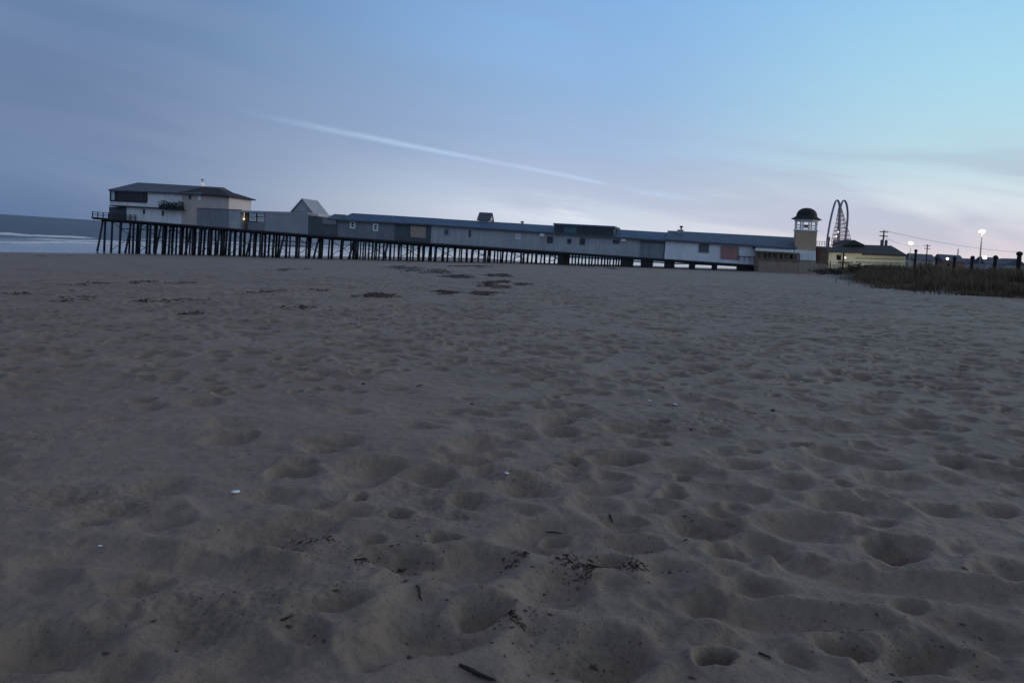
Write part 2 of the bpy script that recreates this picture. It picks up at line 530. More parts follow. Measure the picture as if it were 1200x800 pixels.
def sand_material():
    m = bpy.data.materials.new('beach_sand'); m.use_nodes = True
    nt = m.node_tree; N = nt.nodes; Lk = nt.links
    b = N['Principled BSDF']
    tc = N.new('ShaderNodeTexCoord')
    def nz(scale, det=4, rough=0.6):
        n = N.new('ShaderNodeTexNoise'); n.inputs['Scale'].default_value = scale
        n.inputs['Detail'].default_value = det; n.inputs['Roughness'].default_value = rough
        Lk.new(tc.outputs['Object'], n.inputs['Vector']); return n.outputs['Fac']
    def mr(src, a, b_, c, d_):
        n = N.new('ShaderNodeMapRange'); n.inputs[1].default_value = a; n.inputs[2].default_value = b_
        n.inputs[3].default_value = c; n.inputs[4].default_value = d_
        Lk.new(src, n.inputs[0]); return n.outputs[0]
    def mix(f, a_, b_):
        n = N.new('ShaderNodeMix'); n.data_type = 'RGBA'
        if isinstance(f, float): n.inputs[0].default_value = f
        else: Lk.new(f, n.inputs[0])
        for v, i in ((a_, 6), (b_, 7)):
            if isinstance(v, tuple): n.inputs[i].default_value = v + (1,)
            else: Lk.new(v, n.inputs[i])
        return n.outputs[2]
    def att(name):
        n = N.new('ShaderNodeAttribute'); n.attribute_name = name; return n.outputs['Fac']
    base = mix(mr(nz(0.55, 6), 0.35, 0.65, 0, 1), SAND_A, SAND_B)
    base = mix(mr(nz(9, 5), 0.52, 0.72, 0, 0.45), base, (0.105, 0.080, 0.062))
    base = mix(mr(nz(70, 3), 0.56, 0.74, 0, 0.75), base, (0.07, 0.066, 0.064))     # dark grains
    base = mix(mr(nz(150, 2), 0.66, 0.80, 0, 0.5), base, (0.36, 0.34, 0.33))       # shell grains
    cr = N.new('ShaderNodeMath'); cr.operation = 'MULTIPLY'
    Lk.new(att('crumb'), cr.inputs[0]); Lk.new(mr(nz(30, 5), 0.47, 0.70, 0, 0.55), cr.inputs[1])
    base = mix(cr.outputs[0], base, (0.045, 0.034, 0.028))                          # damp crumbs and bits of weed
    base = mix(mr(att('grassy'), 0, 0.6, 0, 0.92), base, (0.050, 0.040, 0.030))        # darker ground under the dune grass
    base = mix(mr(att('wet'), 0, 1, 0, 0.8), base, (0.055, 0.056, 0.060))
    Lk.new(base, b.inputs['Base Color'])
    Lk.new(mr(att('wet'), 0, 1, 0.62, 0.16), b.inputs['Roughness'])
    b.inputs['Specular IOR Level'].default_value = 0.2
    bp = N.new('ShaderNodeBump'); bp.inputs['Strength'].default_value = 0.8; bp.inputs['Distance'].default_value = 0.014
    Lk.new(nz(38, 6, 0.7), bp.inputs['Height'])
    bp2 = N.new('ShaderNodeBump'); bp2.inputs['Strength'].default_value = 0.5; bp2.inputs['Distance'].default_value = 0.05
    Lk.new(nz(5, 5, 0.6), bp2.inputs['Height']); Lk.new(bp2.outputs[0], bp.inputs['Normal'])
    Lk.new(bp.outputs[0], b.inputs['Normal'])
    return m


SAND_A, SAND_B = (0.194, 0.146, 0.112), (0.264, 0.203, 0.158)
me.materials.append(sand_material())

# ------------------------------------------------------------------ sea
saz = np.concatenate([np.linspace(-rad(55), rad(40), 800), np.linspace(rad(40), 2 * math.pi - rad(55), 40)[1:-1]])
sr = np.concatenate([np.geomspace(50, 900, 620), np.geomspace(910, 14000, 110)])
SR2, SA2 = np.meshgrid(sr, saz, indexing='ij')
SX = SR2 * np.sin(SA2); SY = SR2 * np.cos(SA2)
ss = SX * CT - SY * ST; al = SX * ST + SY * CT
gz = ground(SX, SY)
depth = SEA - gz
SHAL = np.maximum(sstep(-215, -150, ss) * sstep(7.5, 2.5, depth), sstep(140, 175, SY) * sstep(-130, -20, SX) * sstep(8.0, 3.5, depth))
sw = ss + 9 * noise(al / 70, ss / 200, 71) + 4 * noise(al / 22, ss / 60, 72)
amp = (1 - sstep(500, 1100, SR2)) * sstep(-0.1, 1.0, depth)
H = 0.13 * np.sin(sw / 4.2) * (0.6 + 0.6 * noise(al / 30, ss / 30, 73)) + 0.10 * noise(ss / 3.0, al / 9, 74) + 0.06 * noise(ss / 1.3, al / 2.6, 75)
foam = np.zeros_like(H)


def breaker(pos, width, height, seed, cover, patch):
    global H, foam
    g = sw - pos - 6 * noise(al / 35, al * 0 + seed, seed)
    on = sstep(cover - 0.25, cover + 0.15, noise(al / patch, al * 0 + 0.5 * seed, seed + 1) + 0.35)
    ridge = np.where(g < 0, np.exp(-(g / (width * 1.6)) ** 2), np.exp(-(g / (width * 0.6)) ** 2))
    H = H + height * ridge * (0.4 + 0.6 * on)
    lace = np.clip(0.5 + 0.9 * noise(al / 5, ss / 2.5, seed + 2), 0, 1)
    foam = np.maximum(foam, on * np.exp(-((g - width * 0.3) / (width * 0.75)) ** 2))
    foam = np.maximum(foam, 0.5 * on * lace * np.exp(-np.clip(g, 0, 99) / (width * 1.6)) * (g > -width * 0.3))


breaker(-205, 2.4, 0.6, 81, 0.16, 42)
breaker(-222, 2.0, 0.35, 85, 0.60, 26)
breaker(-178, 2.0, 0.3, 91, 0.5, 20)
breaker(-158, 2.0, 0.4, 101, 0.22, 30)
breaker(-136, 2.0, 0.3, 111, 0.45, 18)
shal = sstep(4.3, 0.4, depth)
foam = np.maximum(foam, 0.30 * shal * np.clip(0.45 + 0.8 * noise(al / 14, ss / 3.5, 121), 0, 1) * sstep(-210, -190, ss))
beyond = sstep(150, 200, SY) * sstep(-125, -30, SX) * sstep(7.0, 2.0, depth)
foam = np.maximum(foam, beyond * np.clip(0.25 + 0.9 * noise(al / 20, ss / 5, 131), 0, 1))
foam = np.maximum(foam, 0.75 * np.exp(-((depth - 0.12) / 0.10) ** 2) * np.clip(0.4 + 1.2 * noise(al / 7, ss / 7, 141), 0, 1))
SZ = SEA + H * amp * (1 - 0.75 * SHAL * (foam < 0.3))
sidx = np.arange(SR2.size).reshape(SR2.shape)
a = sidx[:-1, :]; b = np.roll(sidx, -1, axis=1)[:-1, :]; c = np.roll(sidx, -1, axis=1)[1:, :]; d = sidx[1:, :]
sme = grid_mesh('sea', np.stack([SX, SY, SZ], -1).reshape(-1, 3), np.stack([a, d, c, b], axis=-1).reshape(-1, 4))
set_attr(sme, 'foam', np.clip(foam, 0, 1))
set_attr(sme, 'shallow', SHAL)
sea = bpy.data.objects.new('sea', sme); COL.objects.link(sea); tag(sea, kind='structure')


def sea_material():
    m = bpy.data.materials.new('sea_water'); m.use_nodes = True
    nt = m.node_tree; N = nt.nodes; Lk = nt.links
    b = N['Principled BSDF']
    b.inputs['Roughness'].default_value = 0.34
    b.inputs['IOR'].default_value = 1.33
    at = N.new('ShaderNodeAttribute'); at.attribute_name = 'shallow'
    rg = N.new('ShaderNodeMapRange'); rg.inputs[3].default_value = 0.34; rg.inputs[4].default_value = 0.10
    Lk.new(at.outputs['Fac'], rg.inputs[0]); Lk.new(rg.outputs[0], b.inputs['Roughness'])
    b.inputs['Specular IOR Level'].default_value = 0.5
    tc = N.new('ShaderNodeTexCoord')
    mx = N.new('ShaderNodeMix'); mx.data_type = 'RGBA'
    Lk.new(at.outputs['Fac'], mx.inputs[0])
    mx.inputs[6].default_value = (0.012, 0.030, 0.052, 1); mx.inputs[7].default_value = (0.055, 0.080, 0.105, 1)
    Lk.new(mx.outputs[2], b.inputs['Base Color'])
    mp = N.new('ShaderNodeMapping'); mp.inputs['Rotation'].default_value = (0, 0, TH); mp.inputs['Scale'].default_value = (1.0, 0.4, 1)
    Lk.new(tc.outputs['Object'], mp.inputs['Vector'])
    prev = None
    for sc_, st, di in ((0.12, 0.7, 1.2), (0.7, 0.6, 0.35), (3.5, 0.5, 0.06)):
        n = N.new('ShaderNodeTexNoise'); n.inputs['Scale'].default_value = sc_; n.inputs['Detail'].default_value = 4
        Lk.new(mp.outputs[0], n.inputs['Vector'])
        bp = N.new('ShaderNodeBump'); bp.inputs['Strength'].default_value = st; bp.inputs['Distance'].default_value = di
        Lk.new(n.outputs['Fac'], bp.inputs['Height'])
        sm = N.new('ShaderNodeMath'); sm.operation = 'MULTIPLY_ADD'; sm.inputs[1].default_value = -0.88 * st; sm.inputs[2].default_value = st
        Lk.new(at.outputs['Fac'], sm.inputs[0]); Lk.new(sm.outputs[0], bp.inputs['Strength'])
        if prev: Lk.new(prev, bp.inputs['Normal'])
        prev = bp.outputs[0]
    Lk.new(prev, b.inputs['Normal'])
    f = N.new('ShaderNodeBsdfDiffuse'); f.inputs['Color'].default_value = (0.70, 0.70, 0.72, 1)
    fa = N.new('ShaderNodeAttribute'); fa.attribute_name = 'foam'
    n = N.new('ShaderNodeTexNoise'); n.inputs['Scale'].default_value = 1.6; n.inputs['Detail'].default_value = 5
    Lk.new(mp.outputs[0], n.inputs['Vector'])
    mu = N.new('ShaderNodeMath'); mu.operation = 'MULTIPLY_ADD'; mu.inputs[1].default_value = 0.8; mu.inputs[2].default_value = -0.4
    Lk.new(n.outputs['Fac'], mu.inputs[0])
    ad = N.new('ShaderNodeMath'); ad.operation = 'ADD'; ad.use_clamp = True
    Lk.new(fa.outputs['Fac'], ad.inputs[0]); Lk.new(mu.outputs[0], ad.inputs[1])
    gt = N.new('ShaderNodeMath'); gt.operation = 'MULTIPLY'; gt.use_clamp = True
    mn = N.new('ShaderNodeMapRange'); mn.inputs[1].default_value = 0.05; mn.inputs[2].default_value = 0.3
    Lk.new(fa.outputs['Fac'], mn.inputs[0]); Lk.new(mn.outputs[0], gt.inputs[0]); Lk.new(ad.outputs[0], gt.inputs[1])
    ms = N.new('ShaderNodeMixShader')
    Lk.new(gt.outputs[0], ms.inputs[0]); Lk.new(b.outputs[0], ms.inputs[1]); Lk.new(f.outputs[0], ms.inputs[2])
    Lk.new(ms.outputs[0], N['Material Output'].inputs['Surface'])
    return m


sme.materials.append(sea_material())

# ------------------------------------------------------------------ pier substructure
tA = PFX(110.5, 250)[0]; tB = PFX(896, 305)[0]
tM = PFX(392, 276)[0]


def deckz(t):                       # underside of the deck
    return float(np.interp(t, [tA, PFX(130, 257)[0], tM, tB], [1.75, 1.66, 1.0, 0.78]))


pier = thing('pier', PF.W(60, 6, SEA), 'long timber pier on rows of dark pilings running from the dune out over the surf', 'pier')
TEND = PFX(232, 259)[0]
mb = MB()
ts = [tA, PFX(130, 250)[0], TEND, tM, (tM + tB) / 2, tB]
for i in range(len(ts) - 1):
    t0, t1 = ts[i], ts[i + 1]
    z0, z1 = deckz(t0), deckz(t1)
    back = 16.0 if i < 2 else 12.0
    PF.loft(mb, t0, [(-0.7, z0 + .2 + 0.002 * i), (-0.7, z0 + 0.42), (back, z0 + 0.42), (back, z0 + .2 + 0.002 * i)],
            t1, [(-0.7, z1 + .2 + 0.002 * i), (-0.7, z1 + 0.42), (back, z1 + 0.42), (back, z1 + .2 + 0.002 * i)])
mb.build('deck', 'timber2', pier)
mb = MB()
for d in (-0.45, 3.0, 7.0, 11.0):
    for i in range(len(ts) - 1):
        t0, t1 = ts[i], ts[i + 1]
        z0, z1 = deckz(t0), deckz(t1)
        PF.loft(mb, t0, [(d, z0 - 0.04), (d, z0 + .197), (d + 0.2, z0 + .197), (d + 0.2, z0 - 0.04)],
                t1, [(d, z1 - 0.04), (d, z1 + .197), (d + 0.2, z1 + .197), (d + 0.2, z1 - 0.04)])
mb.build('stringer', 'timber', pier)

pile_n = [0]
backrows = MB()


def pile(t, d, lean=0.0, r=0.17, lean_d=0.0, back=False):
    zt = deckz(t) + 0.02
    p = PF.W(t + lean, d + lean_d, 0)
    zb = min(float(ground(p.x, p.y)), SEA + 0.2) - 0.8 if float(ground(p.x, p.y)) < SEA else float(ground(p.x, p.y)) - 0.5
    top = PF.W(t, d, zt); bot = PF.W(t + lean, d + lean_d, zb)
    mid = top.lerp(bot, 0.55) + Vector((random.uniform(-.05, .05), random.uniform(-.05, .05), 0))
    if back:
        backrows.tube([bot, mid, top], [r * 1.08, r, r * 0.95], 7)
    else:
        MB().tube([bot, mid, top], [r * 1.08, r, r * 0.95], 9).build('pile', 'timber', pier, True)
        pile_n[0] += 1


tR = PFX(650, 294)[0]
nb = 37
t = PFX(122, 258)[0]
bent_ts = []
while t < tR:
    bent_ts.append(t)
    t += 2.35 + random.uniform(-0.12, 0.12)
caps = MB(); xbr = MB()
for i, t in enumerate(bent_ts):
    sea_end = t < TEND + 1
    rows = ([-0.2, 4.4, 9.4] if t < tM else [-0.2, 3.2, 6.4, 9.6]) if not sea_end else [-0.2, 4.4, 9.4, 14.6]
    for k, d in enumerate(rows):
        jt = t + random.uniform(-.18, .18)
        if k == 0 and i % 3 == 0 and t < tM + 12:
            pile(jt, d, lean=-0.75, lean_d=-0.5, r=.2)
            pile(jt + 0.3, d + 0.3, lean=0.1, r=.22)
        elif k < 2:
            pile(jt, d, lean=random.uniform(-.12, .12), r=random.uniform(.17, .24) if t < tM else random.uniform(.13, .19))
        else:
            pile(jt, d, lean=random.uniform(-.15, .15), r=random.uniform(.16, .24) if t < tM else random.uniform(.12, .18), back=True)
    z = deckz(t) - 0.045
    PF.box(caps, t - 0.14, t + 0.14, -0.65, rows[-1] + 0.4, z - 0.26, z)
    if i % 3 == 1:
        g = max(SEA, float(ground(*PF.W(t, 5, 0).xy)))
        for (za, zb_) in ((z - 0.3, g + 0.6), (g + 0.6, z - 0.3)):
            xbr.tube([PF.W(t + 0.2, -0.2, za), PF.W(t + 0.2, 9.6, zb_)], 0.06, 5)
# longitudinal boards bracing the bents near the gabled pavilion and under the seaward end
for (xa, ya, xb, yb) in ((318, 281.5, 366, 284.5), (322, 287.5, 362, 289), (140, 268, 215, 271)):
    (ta, za), (tb, zb_) = PFX(xa, ya, -0.42), PFX(xb, yb, -0.42)
    xbr.tube([PF.W(ta, -0.42, za), PF.W(tb, -0.42, zb_)], 0.09, 5)
caps.build('cap_beam', 'timber', pier)
# landward end: closer rows, wide timber cribs and low bracing
for x in (659, 675, 691, 706, 720):
    t = PFX(x, 296)[0]
    for k, d in enumerate((-0.2, 2.6, 5.4, 8.2)):
        pile(t + 0.12 * k, d, r=0.15, back=k > 0)
backrows_o = backrows.build('pile_rows', 'timber', pier, True)
backrows_o['kind'] = 'stuff'
for (x0, x1) in ((654, 660), (729, 739), (751.5, 763), (779, 789.5), (808, 815), (835, 841.5)):
    t0, _ = PFX(x0, 300); t1, _ = PFX(x1, 300)
    p = PF.W((t0 + t1) / 2, 0, 0)
    mb = MB()
    PF.box(mb, t0, t1, -0.3, 6.0, float(ground(p.x, p.y)) - 0.4, deckz((t0 + t1) / 2) - 0.05)
    mb.build('timber_crib', 'timber', pier)
for (x0, x1, y0, y1) in ((738, 752, 306, 306.8), (762, 780, 307, 308), (789, 809, 309, 309), (814, 836, 309.5, 310.5), (841, 864, 310, 311.5), (664, 730, 300.5, 304)):
    (ta, za), (tb, zb_) = PFX(x0, y0, -0.1), PFX(x1, y1, -0.1)
    xbr.tube([PF.W(ta, -0.1, za), PF.W(tb, -0.1, zb_)], 0.10, 5)
xbr.build('bracing', 'timber', pier)
mb = MB()  # dark block modelled in place of the shade under the deck
t0, t1 = PFX(864, 310)[0], PFX(896, 312)[0]
PF.box(mb, t0, t1, -0.32, 3.0, float(ground(*PF.W(t1, 0, 0).xy)) - 1.2, deckz(t1) - 0.05)
mb.build('deck_shade_block', 'timber', pier)
# seaward landing with railing
mb = MB()
z = deckz(tA) + 0.42
tW = PFX(161.5, 252)[0]
for tt in np.linspace(tA + 0.1, tW, 9):
    zz = deckz(tt) + 0.42
    PF.box(mb, tt - 0.07, tt + 0.07, -0.62, -0.48, zz, zz + 1.05)
for h in (0.30, 0.62, 1.0):
    PF.loft(mb, tA, [(-0.66, deckz(tA) + .42 + h), (-0.66, deckz(tA) + .54 + h), (-0.60, deckz(tA) + .54 + h), (-0.60, deckz(tA) + .42 + h)],
            tW, [(-0.66, deckz(tW) + .42 + h), (-0.66, deckz(tW) + .54 + h), (-0.60, deckz(tW) + .54 + h), (-0.60, deckz(tW) + .42 + h)])
mb.build('railing', 'timber2', pier)

# ------------------------------------------------------------------ white two-storey building at the sea end
b1 = thing('seaward_restaurant', PF.W(PFX(170, 255)[0], 6, deckz(10) + .42), 'white two-storey building with grey hip roof at the outermost end of the pier', 'building')
mb = MB(); PF.quadbox(mb, [(148.4, 241.6), (148.4, 254.2), (213.2, 258.6), (213.2, 245.2)], 0.0, 12.0, True)
mb.build('lower_wall', 'white', b1)
mb = MB(); PF.quadbox(mb, [(128.5, 222.6), (128.5, 240.0), (212.8, 244.8), (212.8, 226.6)], -0.4, 12.2)
mb.build('upper_wall', 'white', b1)
mb = MB(); PF.quadbox(mb, [(127.8, 240.2), (127.8, 241.4), (213, 245.6), (213, 244.6)], -0.75, 12.4)
mb.build('floor_band', 'timber', b1)
mb = MB()
e0 = PFX(126.8, 222.0, -1.0); e1 = PFX(214.5, 226.0, -1.0)
k0 = PFX(161.5, 213.9, 6.0); k1 = PFX(236, 218.4, 6.0)
te = e1[0] + 4.0
ze = (e0[1], e1[1])
V = [PF.W(e0[0], -1.0, ze[0]), PF.W(te, -1.0, ze[1]), PF.W(te, 13.0, ze[1]), PF.W(e0[0], 13.0, ze[0]),
     PF.W(k0[0], 6, k0[1]), PF.W(te, 6, k1[1]),
     PF.W(e0[0], -1.0, ze[0] - .28), PF.W(te, -1.0, ze[1] - .28), PF.W(te, 13.0, ze[1] - .28), PF.W(e0[0], 13.0, ze[0] - .28)]
mb.add(V, [(0, 1, 5, 4), (2, 3, 4, 5), (3, 0, 4), (1, 2, 5), (6, 7, 1, 0), (7, 8, 2, 1), (8, 9, 3, 2), (9, 6, 0, 3), (9, 8, 7, 6)])
mb.build('roof', 'greyroof', b1)
# long picture window wrapping the corner
mb = MB()
PF.quadbox(mb, [(129.2, 223.0), (129.2, 235.2), (172.2, 237.2), (172.2, 225.0)], -0.46, -0.405)
w = mb.build('picture_window', 'browngl', b1)
w['label'] = 'long dark brown window strip across the upper storey'
mb = MB()
for (x0, x1) in ((128.6, 129.8), (134.6, 137.2), (171.8, 172.6)):
    PF.quadbox(mb, [(x0, 222.9), (x0, 235.6), (x1, 235.8), (x1, 223.1)], -0.52, -0.463)
PF.quadbox(mb, [(129.8, 234.6), (129.8, 235.8), (171.8, 237.8), (171.8, 236.6)], -0.56, -0.466)
mb.build('frame', 'timber', w)
mb = MB()
PF.quadbox(mb, [(130.4, 223.6), (130.4, 234.4), (134.2, 234.6), (134.2, 223.8)], -0.50, -0.462)
mb.build('pane', 'litpane', w)
for (x, y) in ((169, 248), (191, 250)):
    PF.window(b1, x, y, 2.4, 5.6, 0.0, 'timber', 'glass', 0.06)
mb = MB(); PF.quadbox(mb, [(127.8, 242.2), (127.8, 253.2), (148.2, 254.6), (148.2, 242.6)], 0.6, 11.5, True)
mb.build('porch', 'slate', b1)
mb = MB(); PF.quadbox(mb, [(205.6, 245.0), (205.6, 258.0), (213.4, 258.5), (213.4, 245.4)], -0.12, 11.9, True)
mb.build('corner_panel', 'trim', b1)
# planter boxes with clipped shrubs on the upper ledge
for i, (x0, x1, y, h) in enumerate(((187, 196, 244.0, 7.0), (197, 205, 244.6, 6.0), (205.5, 213.5, 245.0, 8.0))):
    (t0, z0) = PFX(x0, y, -1.2); (t1, _) = PFX(x1, y, -1.2)
    p = thing('planter', PF.W((t0 + t1) / 2, -1.2, z0), ['dark leafy shrub in a planter, leftmost on the ledge of the white end building',
              'low dark shrub in the middle planter on the ledge of the white building',
              'tall dark shrub in a planter beside the beige wall on the pier'][i], 'planter', 'planters on the ledge of the white end building')
    mb = MB(); PF.box(mb, t0, t1, -1.5, -0.78, z0 - 0.15, z0 + 0.4); mb.build('box', 'timber', p)
    mb = MB()
    for _ in range(170):
        tt = random.uniform(t0 - .15, t1 + .15); dd = random.uniform(-1.6, -0.7)
        hh = z0 + 0.4 + random.random() ** 1.4 * h / 5.9 * (1 - 0.5 * abs((tt - (t0 + t1) / 2) / (t1 - t0)))
        c0 = PF.W(tt, dd, hh); v1 = Vector([random.gauss(0, 1) for _ in range(3)]).normalized() * .16; v2 = Vector([random.gauss(0, 1) for _ in range(3)]).normalized() * .12
        mb.add([c0 - v1, c0 + v2, c0 + v1, c0 - v2], [(0, 1, 2, 3)])
    mb.build('foliage', 'tape', p)
# ledge that carries the planters
mb = MB(); PF.quadbox(mb, [(184, 244.0), (184, 245.0), (214, 246.6), (214, 245.6)], -1.7, -0.76)
mb.build('ledge', 'timber', b1)

# ------------------------------------------------------------------ beige block
b2 = thing('beige_hall', PF.W(PFX(240, 255)[0], 3.5, deckz(20) + .42), 'beige stucco block with dark hip roof beside the white end building', 'building')
tl = PFX(214.4, 240)[0]; tr = PFX(268.5, 240)[0]
zl = PFX(214.4, 226.2)[1]; zr = PFX(268.5, 230.2)[1]
mb = MB(); PF.prism(mb, [(tl, zl), (tl, deckz(tl) + .43), (tr, deckz(tr) + .43), (tr, zr)], -0.2, 7.0)
mb.build('wall', 'beige', b2)
mb = MB(); PF.prism(mb, [(tr + .002, zr), (tr + .002, deckz(tr) + 1), (tr + 0.06, deckz(tr) + 1), (tr + 0.06, zr)], -0.2, 7.0)
mb.build('lit_side_wall', 'beige2', b2)  # paler beige puts the light on this side into its colour
mb = MB()
q0, q1 = tl - .5, tr + .7
r0 = PFX(238, 219.2, 3.4); r1 = PFX(257, 220.8, 3.4)
V = [PF.W(q0, -0.9, zl), PF.W(q1, -0.9, zr), PF.W(q1, 7.7, zr), PF.W(q0, 7.7, zl), PF.W(r0[0], 3.4, r0[1]), PF.W(r1[0], 3.4, r1[1]),
     PF.W(q0, -0.9, zl - .2), PF.W(q1, -0.9, zr - .2), PF.W(q1, 7.7, zr - .2), PF.W(q0, 7.7, zl - .2)]
mb.add(V, [(0, 1, 5, 4), (1, 2, 5), (2, 3, 4, 5), (3, 0, 4), (6, 7, 1, 0), (7, 8, 2, 1), (8, 9, 3, 2), (9, 6, 0, 3), (9, 8, 7, 6)])
rf = mb.build('roof', 'darkroof', b2)
t0, z0 = PFX(237, 216.5, 3.0)
mb = MB(); mb.tube([PF.W(t0, 3.0, z0 - 1.3), PF.W(t0, 3.0, z0 - .2)], 0.09, 8); mb.tube([PF.W(t0, 3, z0), PF.W(t0, 3, z0 + 1.2)], 0.04, 6)
PF.box(mb, t0 - .3, t0 + .25, 2.98, 3.02, z0 + .85, z0 + 1.05)
vane = mb.build('weather_vane', 'timber', rf)
mb = MB(); mb.lathe(PF.W(t0, 3.0, z0), [(0.02, -.42), (.26, -.32), (.40, 0), (.28, .30), (.03, .42)], 14)
mb.build('globe', 'beacon', rf, True)
PF.window(b2, 222.8, 231, 2.6, 5.2, -0.2, 'timber', 'glass', 0.06)
t0, z0 = PFX(234, 232.2, -0.2)
mb = MB(); PF.box(mb, t0 - .35, t0 + .35, -.36, -.203, z0 - .45, z0 + .45); mb.build('wall_lamp', 'trim', b2)  # plain white box, unlit, stands for the white disc lamp

# grey lean-to in front of the beige block
b3 = thing('grey_annex', PF.W(PFX(255, 262)[0], -1, deckz(22) + .42), 'windowless dark grey annex standing against the beige block on the pier', 'building')
mb = MB(); PF.quadbox(mb, [(231.2, 244.2), (231.2, 260.0), (268.4, 263.0), (268.4, 245.6)], -0.68, -0.22, True)
mb.build('wall', 'greyd', b3)
mb = MB(); PF.quadbox(mb, [(268.5, 245.6), (268.5, 263.0), (281.2, 264.0), (281.2, 246.2)], -0.64, 6.0, True)
mb.build('end_wall', 'grey', b3)
mb = MB(); PF.quadbox(mb, [(230.8, 243.6), (230.8, 244.4), (281.4, 246.4), (281.4, 245.6)], -0.74, -0.2)
mb.build('coping', 'slate', b3)

# low grey hall with the lit recess
b4 = thing('low_grey_hall', PF.W(PFX(330, 265)[0], 4, deckz(32) + .42), 'low flat-roofed pale grey hall in front of the gabled pavilion on the pier', 'building')
mb = MB(); PF.quadbox(mb, [(310.6, 248.0), (310.6, 266.2), (361.0, 270.4), (361.0, 250.6)], -0.55, 8.0, True)
mb.build('wall', 'greyl', b4)
mb = MB(); PF.quadbox(mb, [(281.3, 246.6), (281.3, 248.4), (361.2, 251.0), (361.2, 248.9)], -0.62, 8.1)
mb.build('roof', 'grey', b4)
mb = MB(); PF.quadbox(mb, [(281.3, 248.4), (281.3, 264.0), (290.8, 264.6), (290.8, 248.8)], 1.2, 8, True)
mb.build('porch_wall', 'brown', b4)
mb = MB(); PF.quadbox(mb, [(290.6, 260.0), (290.6, 264.8), (310.6, 266.2), (310.6, 260.6)], -0.5, -0.2, True)
mb.build('sill_wall', 'greyd', b4)
t0, z0 = PFX(286, 256.7, 0.4)
mb = MB(); mb.lathe(PF.W(t0, 0.4, z0), [(.02, -.17), (.14, -.1), (.17, 0), (.12, .13), (.02, .18)], 12)
mb.tube([PF.W(t0, 0.4, z0 + .17), PF.W(t0, 0.4, z0 + 1.3)], 0.02, 5)
mb.build('porch_lamp', 'lamps', b4, True)
for (x, y) in ((296.4, 250.6), (306, 251.0), (296.4, 256.6), (306, 257.2)):
    PF.window(b4, x, y, 8.6, 5.0, -0.3, 'trim', 'litpane', 0.10)  # pale panes paint in the brightness that shows through the windows

# gabled pavilion
b5 = thing('gabled_pavilion', PF.W(PFX(356, 250, 4)[0], 4, deckz(40) + .42), 'pale steep-gabled pavilion rising behind the low grey hall on the pier', 'pavilion')
g0 = PFX(340.8, 248.6, 3.0); g1 = PFX(355.0, 232.6, 3.0); g2 = PFX(368.8, 250.4, 3.0)
mb = MB(); PF.prism(mb, [(g0[0] + .3, g0[1] - 2.6), (g2[0] - .3, g2[1] - 2.6), (g2[0] - .3, g2[1] + .02), (g1[0], g1[1] - .25), (g0[0] + .3, g0[1] + .02)][::-1], 3.0, 8.0)
mb.build('gable_wall', 'palegable', b5)
mb = MB()
for A, B in ((g0, g1), (g1, g2)):
    PF.prism(mb, [(A[0], A[1] - .16), (A[0], A[1]), (B[0], B[1]), (B[0], B[1] - .16)][::-1], 2.6, 8.6)
mb.build('roof', 'greyl', b5)
mb = MB(); PF.quadbox(mb, [(342.8, 247.6), (342.8, 249.2), (366, 250.6), (366, 249.0)], 2.55, 2.99)
mb.build('eave_beam', 'slate', b5)
t0, z0 = PFX(369, 251, -0.2)
mb = MB(); PF.quadbox(mb, [(361.4, 249.2), (361.4, 252.6), (373.4, 253.6), (373.4, 250.6)], -0.1, 3.5)
mb.build('porch_roof', 'beige2', b5)

# dark stepped hall
b6 = thing('dark_stepped_hall', PF.W(PFX(378, 272)[0], 4, deckz(47) + .42), 'short dark slate-grey hall between the gabled pavilion and the long blue roof', 'building')
mb = MB(); PF.quadbox(mb, [(361.2, 252.9), (361.2, 271.2), (394, 274.0), (394, 256.0)], -0.45, 7.0, True)
mb.build('wall', 'slate', b6)
mb = MB(); PF.quadbox(mb, [(378, 254.0), (378, 262.4), (393.8, 263.4), (393.8, 255.8)], -0.58, -0.453)
mb.build('panel', 'greyd', b6)
mb = MB()
e0 = PFX(383, 256.2, -.6); e1 = PFX(396.6, 256.8, -.6); k0 = PFX(391.5, 250.8, 2.2); k1 = PFX(399, 251.2, 2.2)
PF.loft(mb, e0[0], [(-.6, e0[1] - .2), (-.6, e0[1]), (.2, e0[1] + .35), (.9, e0[1])], k0[0], [(-.6, e0[1] - .2), (-.6, e0[1]), (2.2, k0[1]), (5, e0[1])])
PF.loft(mb, k0[0], [(-.6, e0[1] - .2), (-.6, e0[1]), (2.2, k0[1]), (5, e0[1])], e1[0], [(-.6, e1[1] - .2), (-.6, e1[1]), (2.2, k1[1]), (5, e1[1])])
mb.build('roof', 'blueroof2', b6)


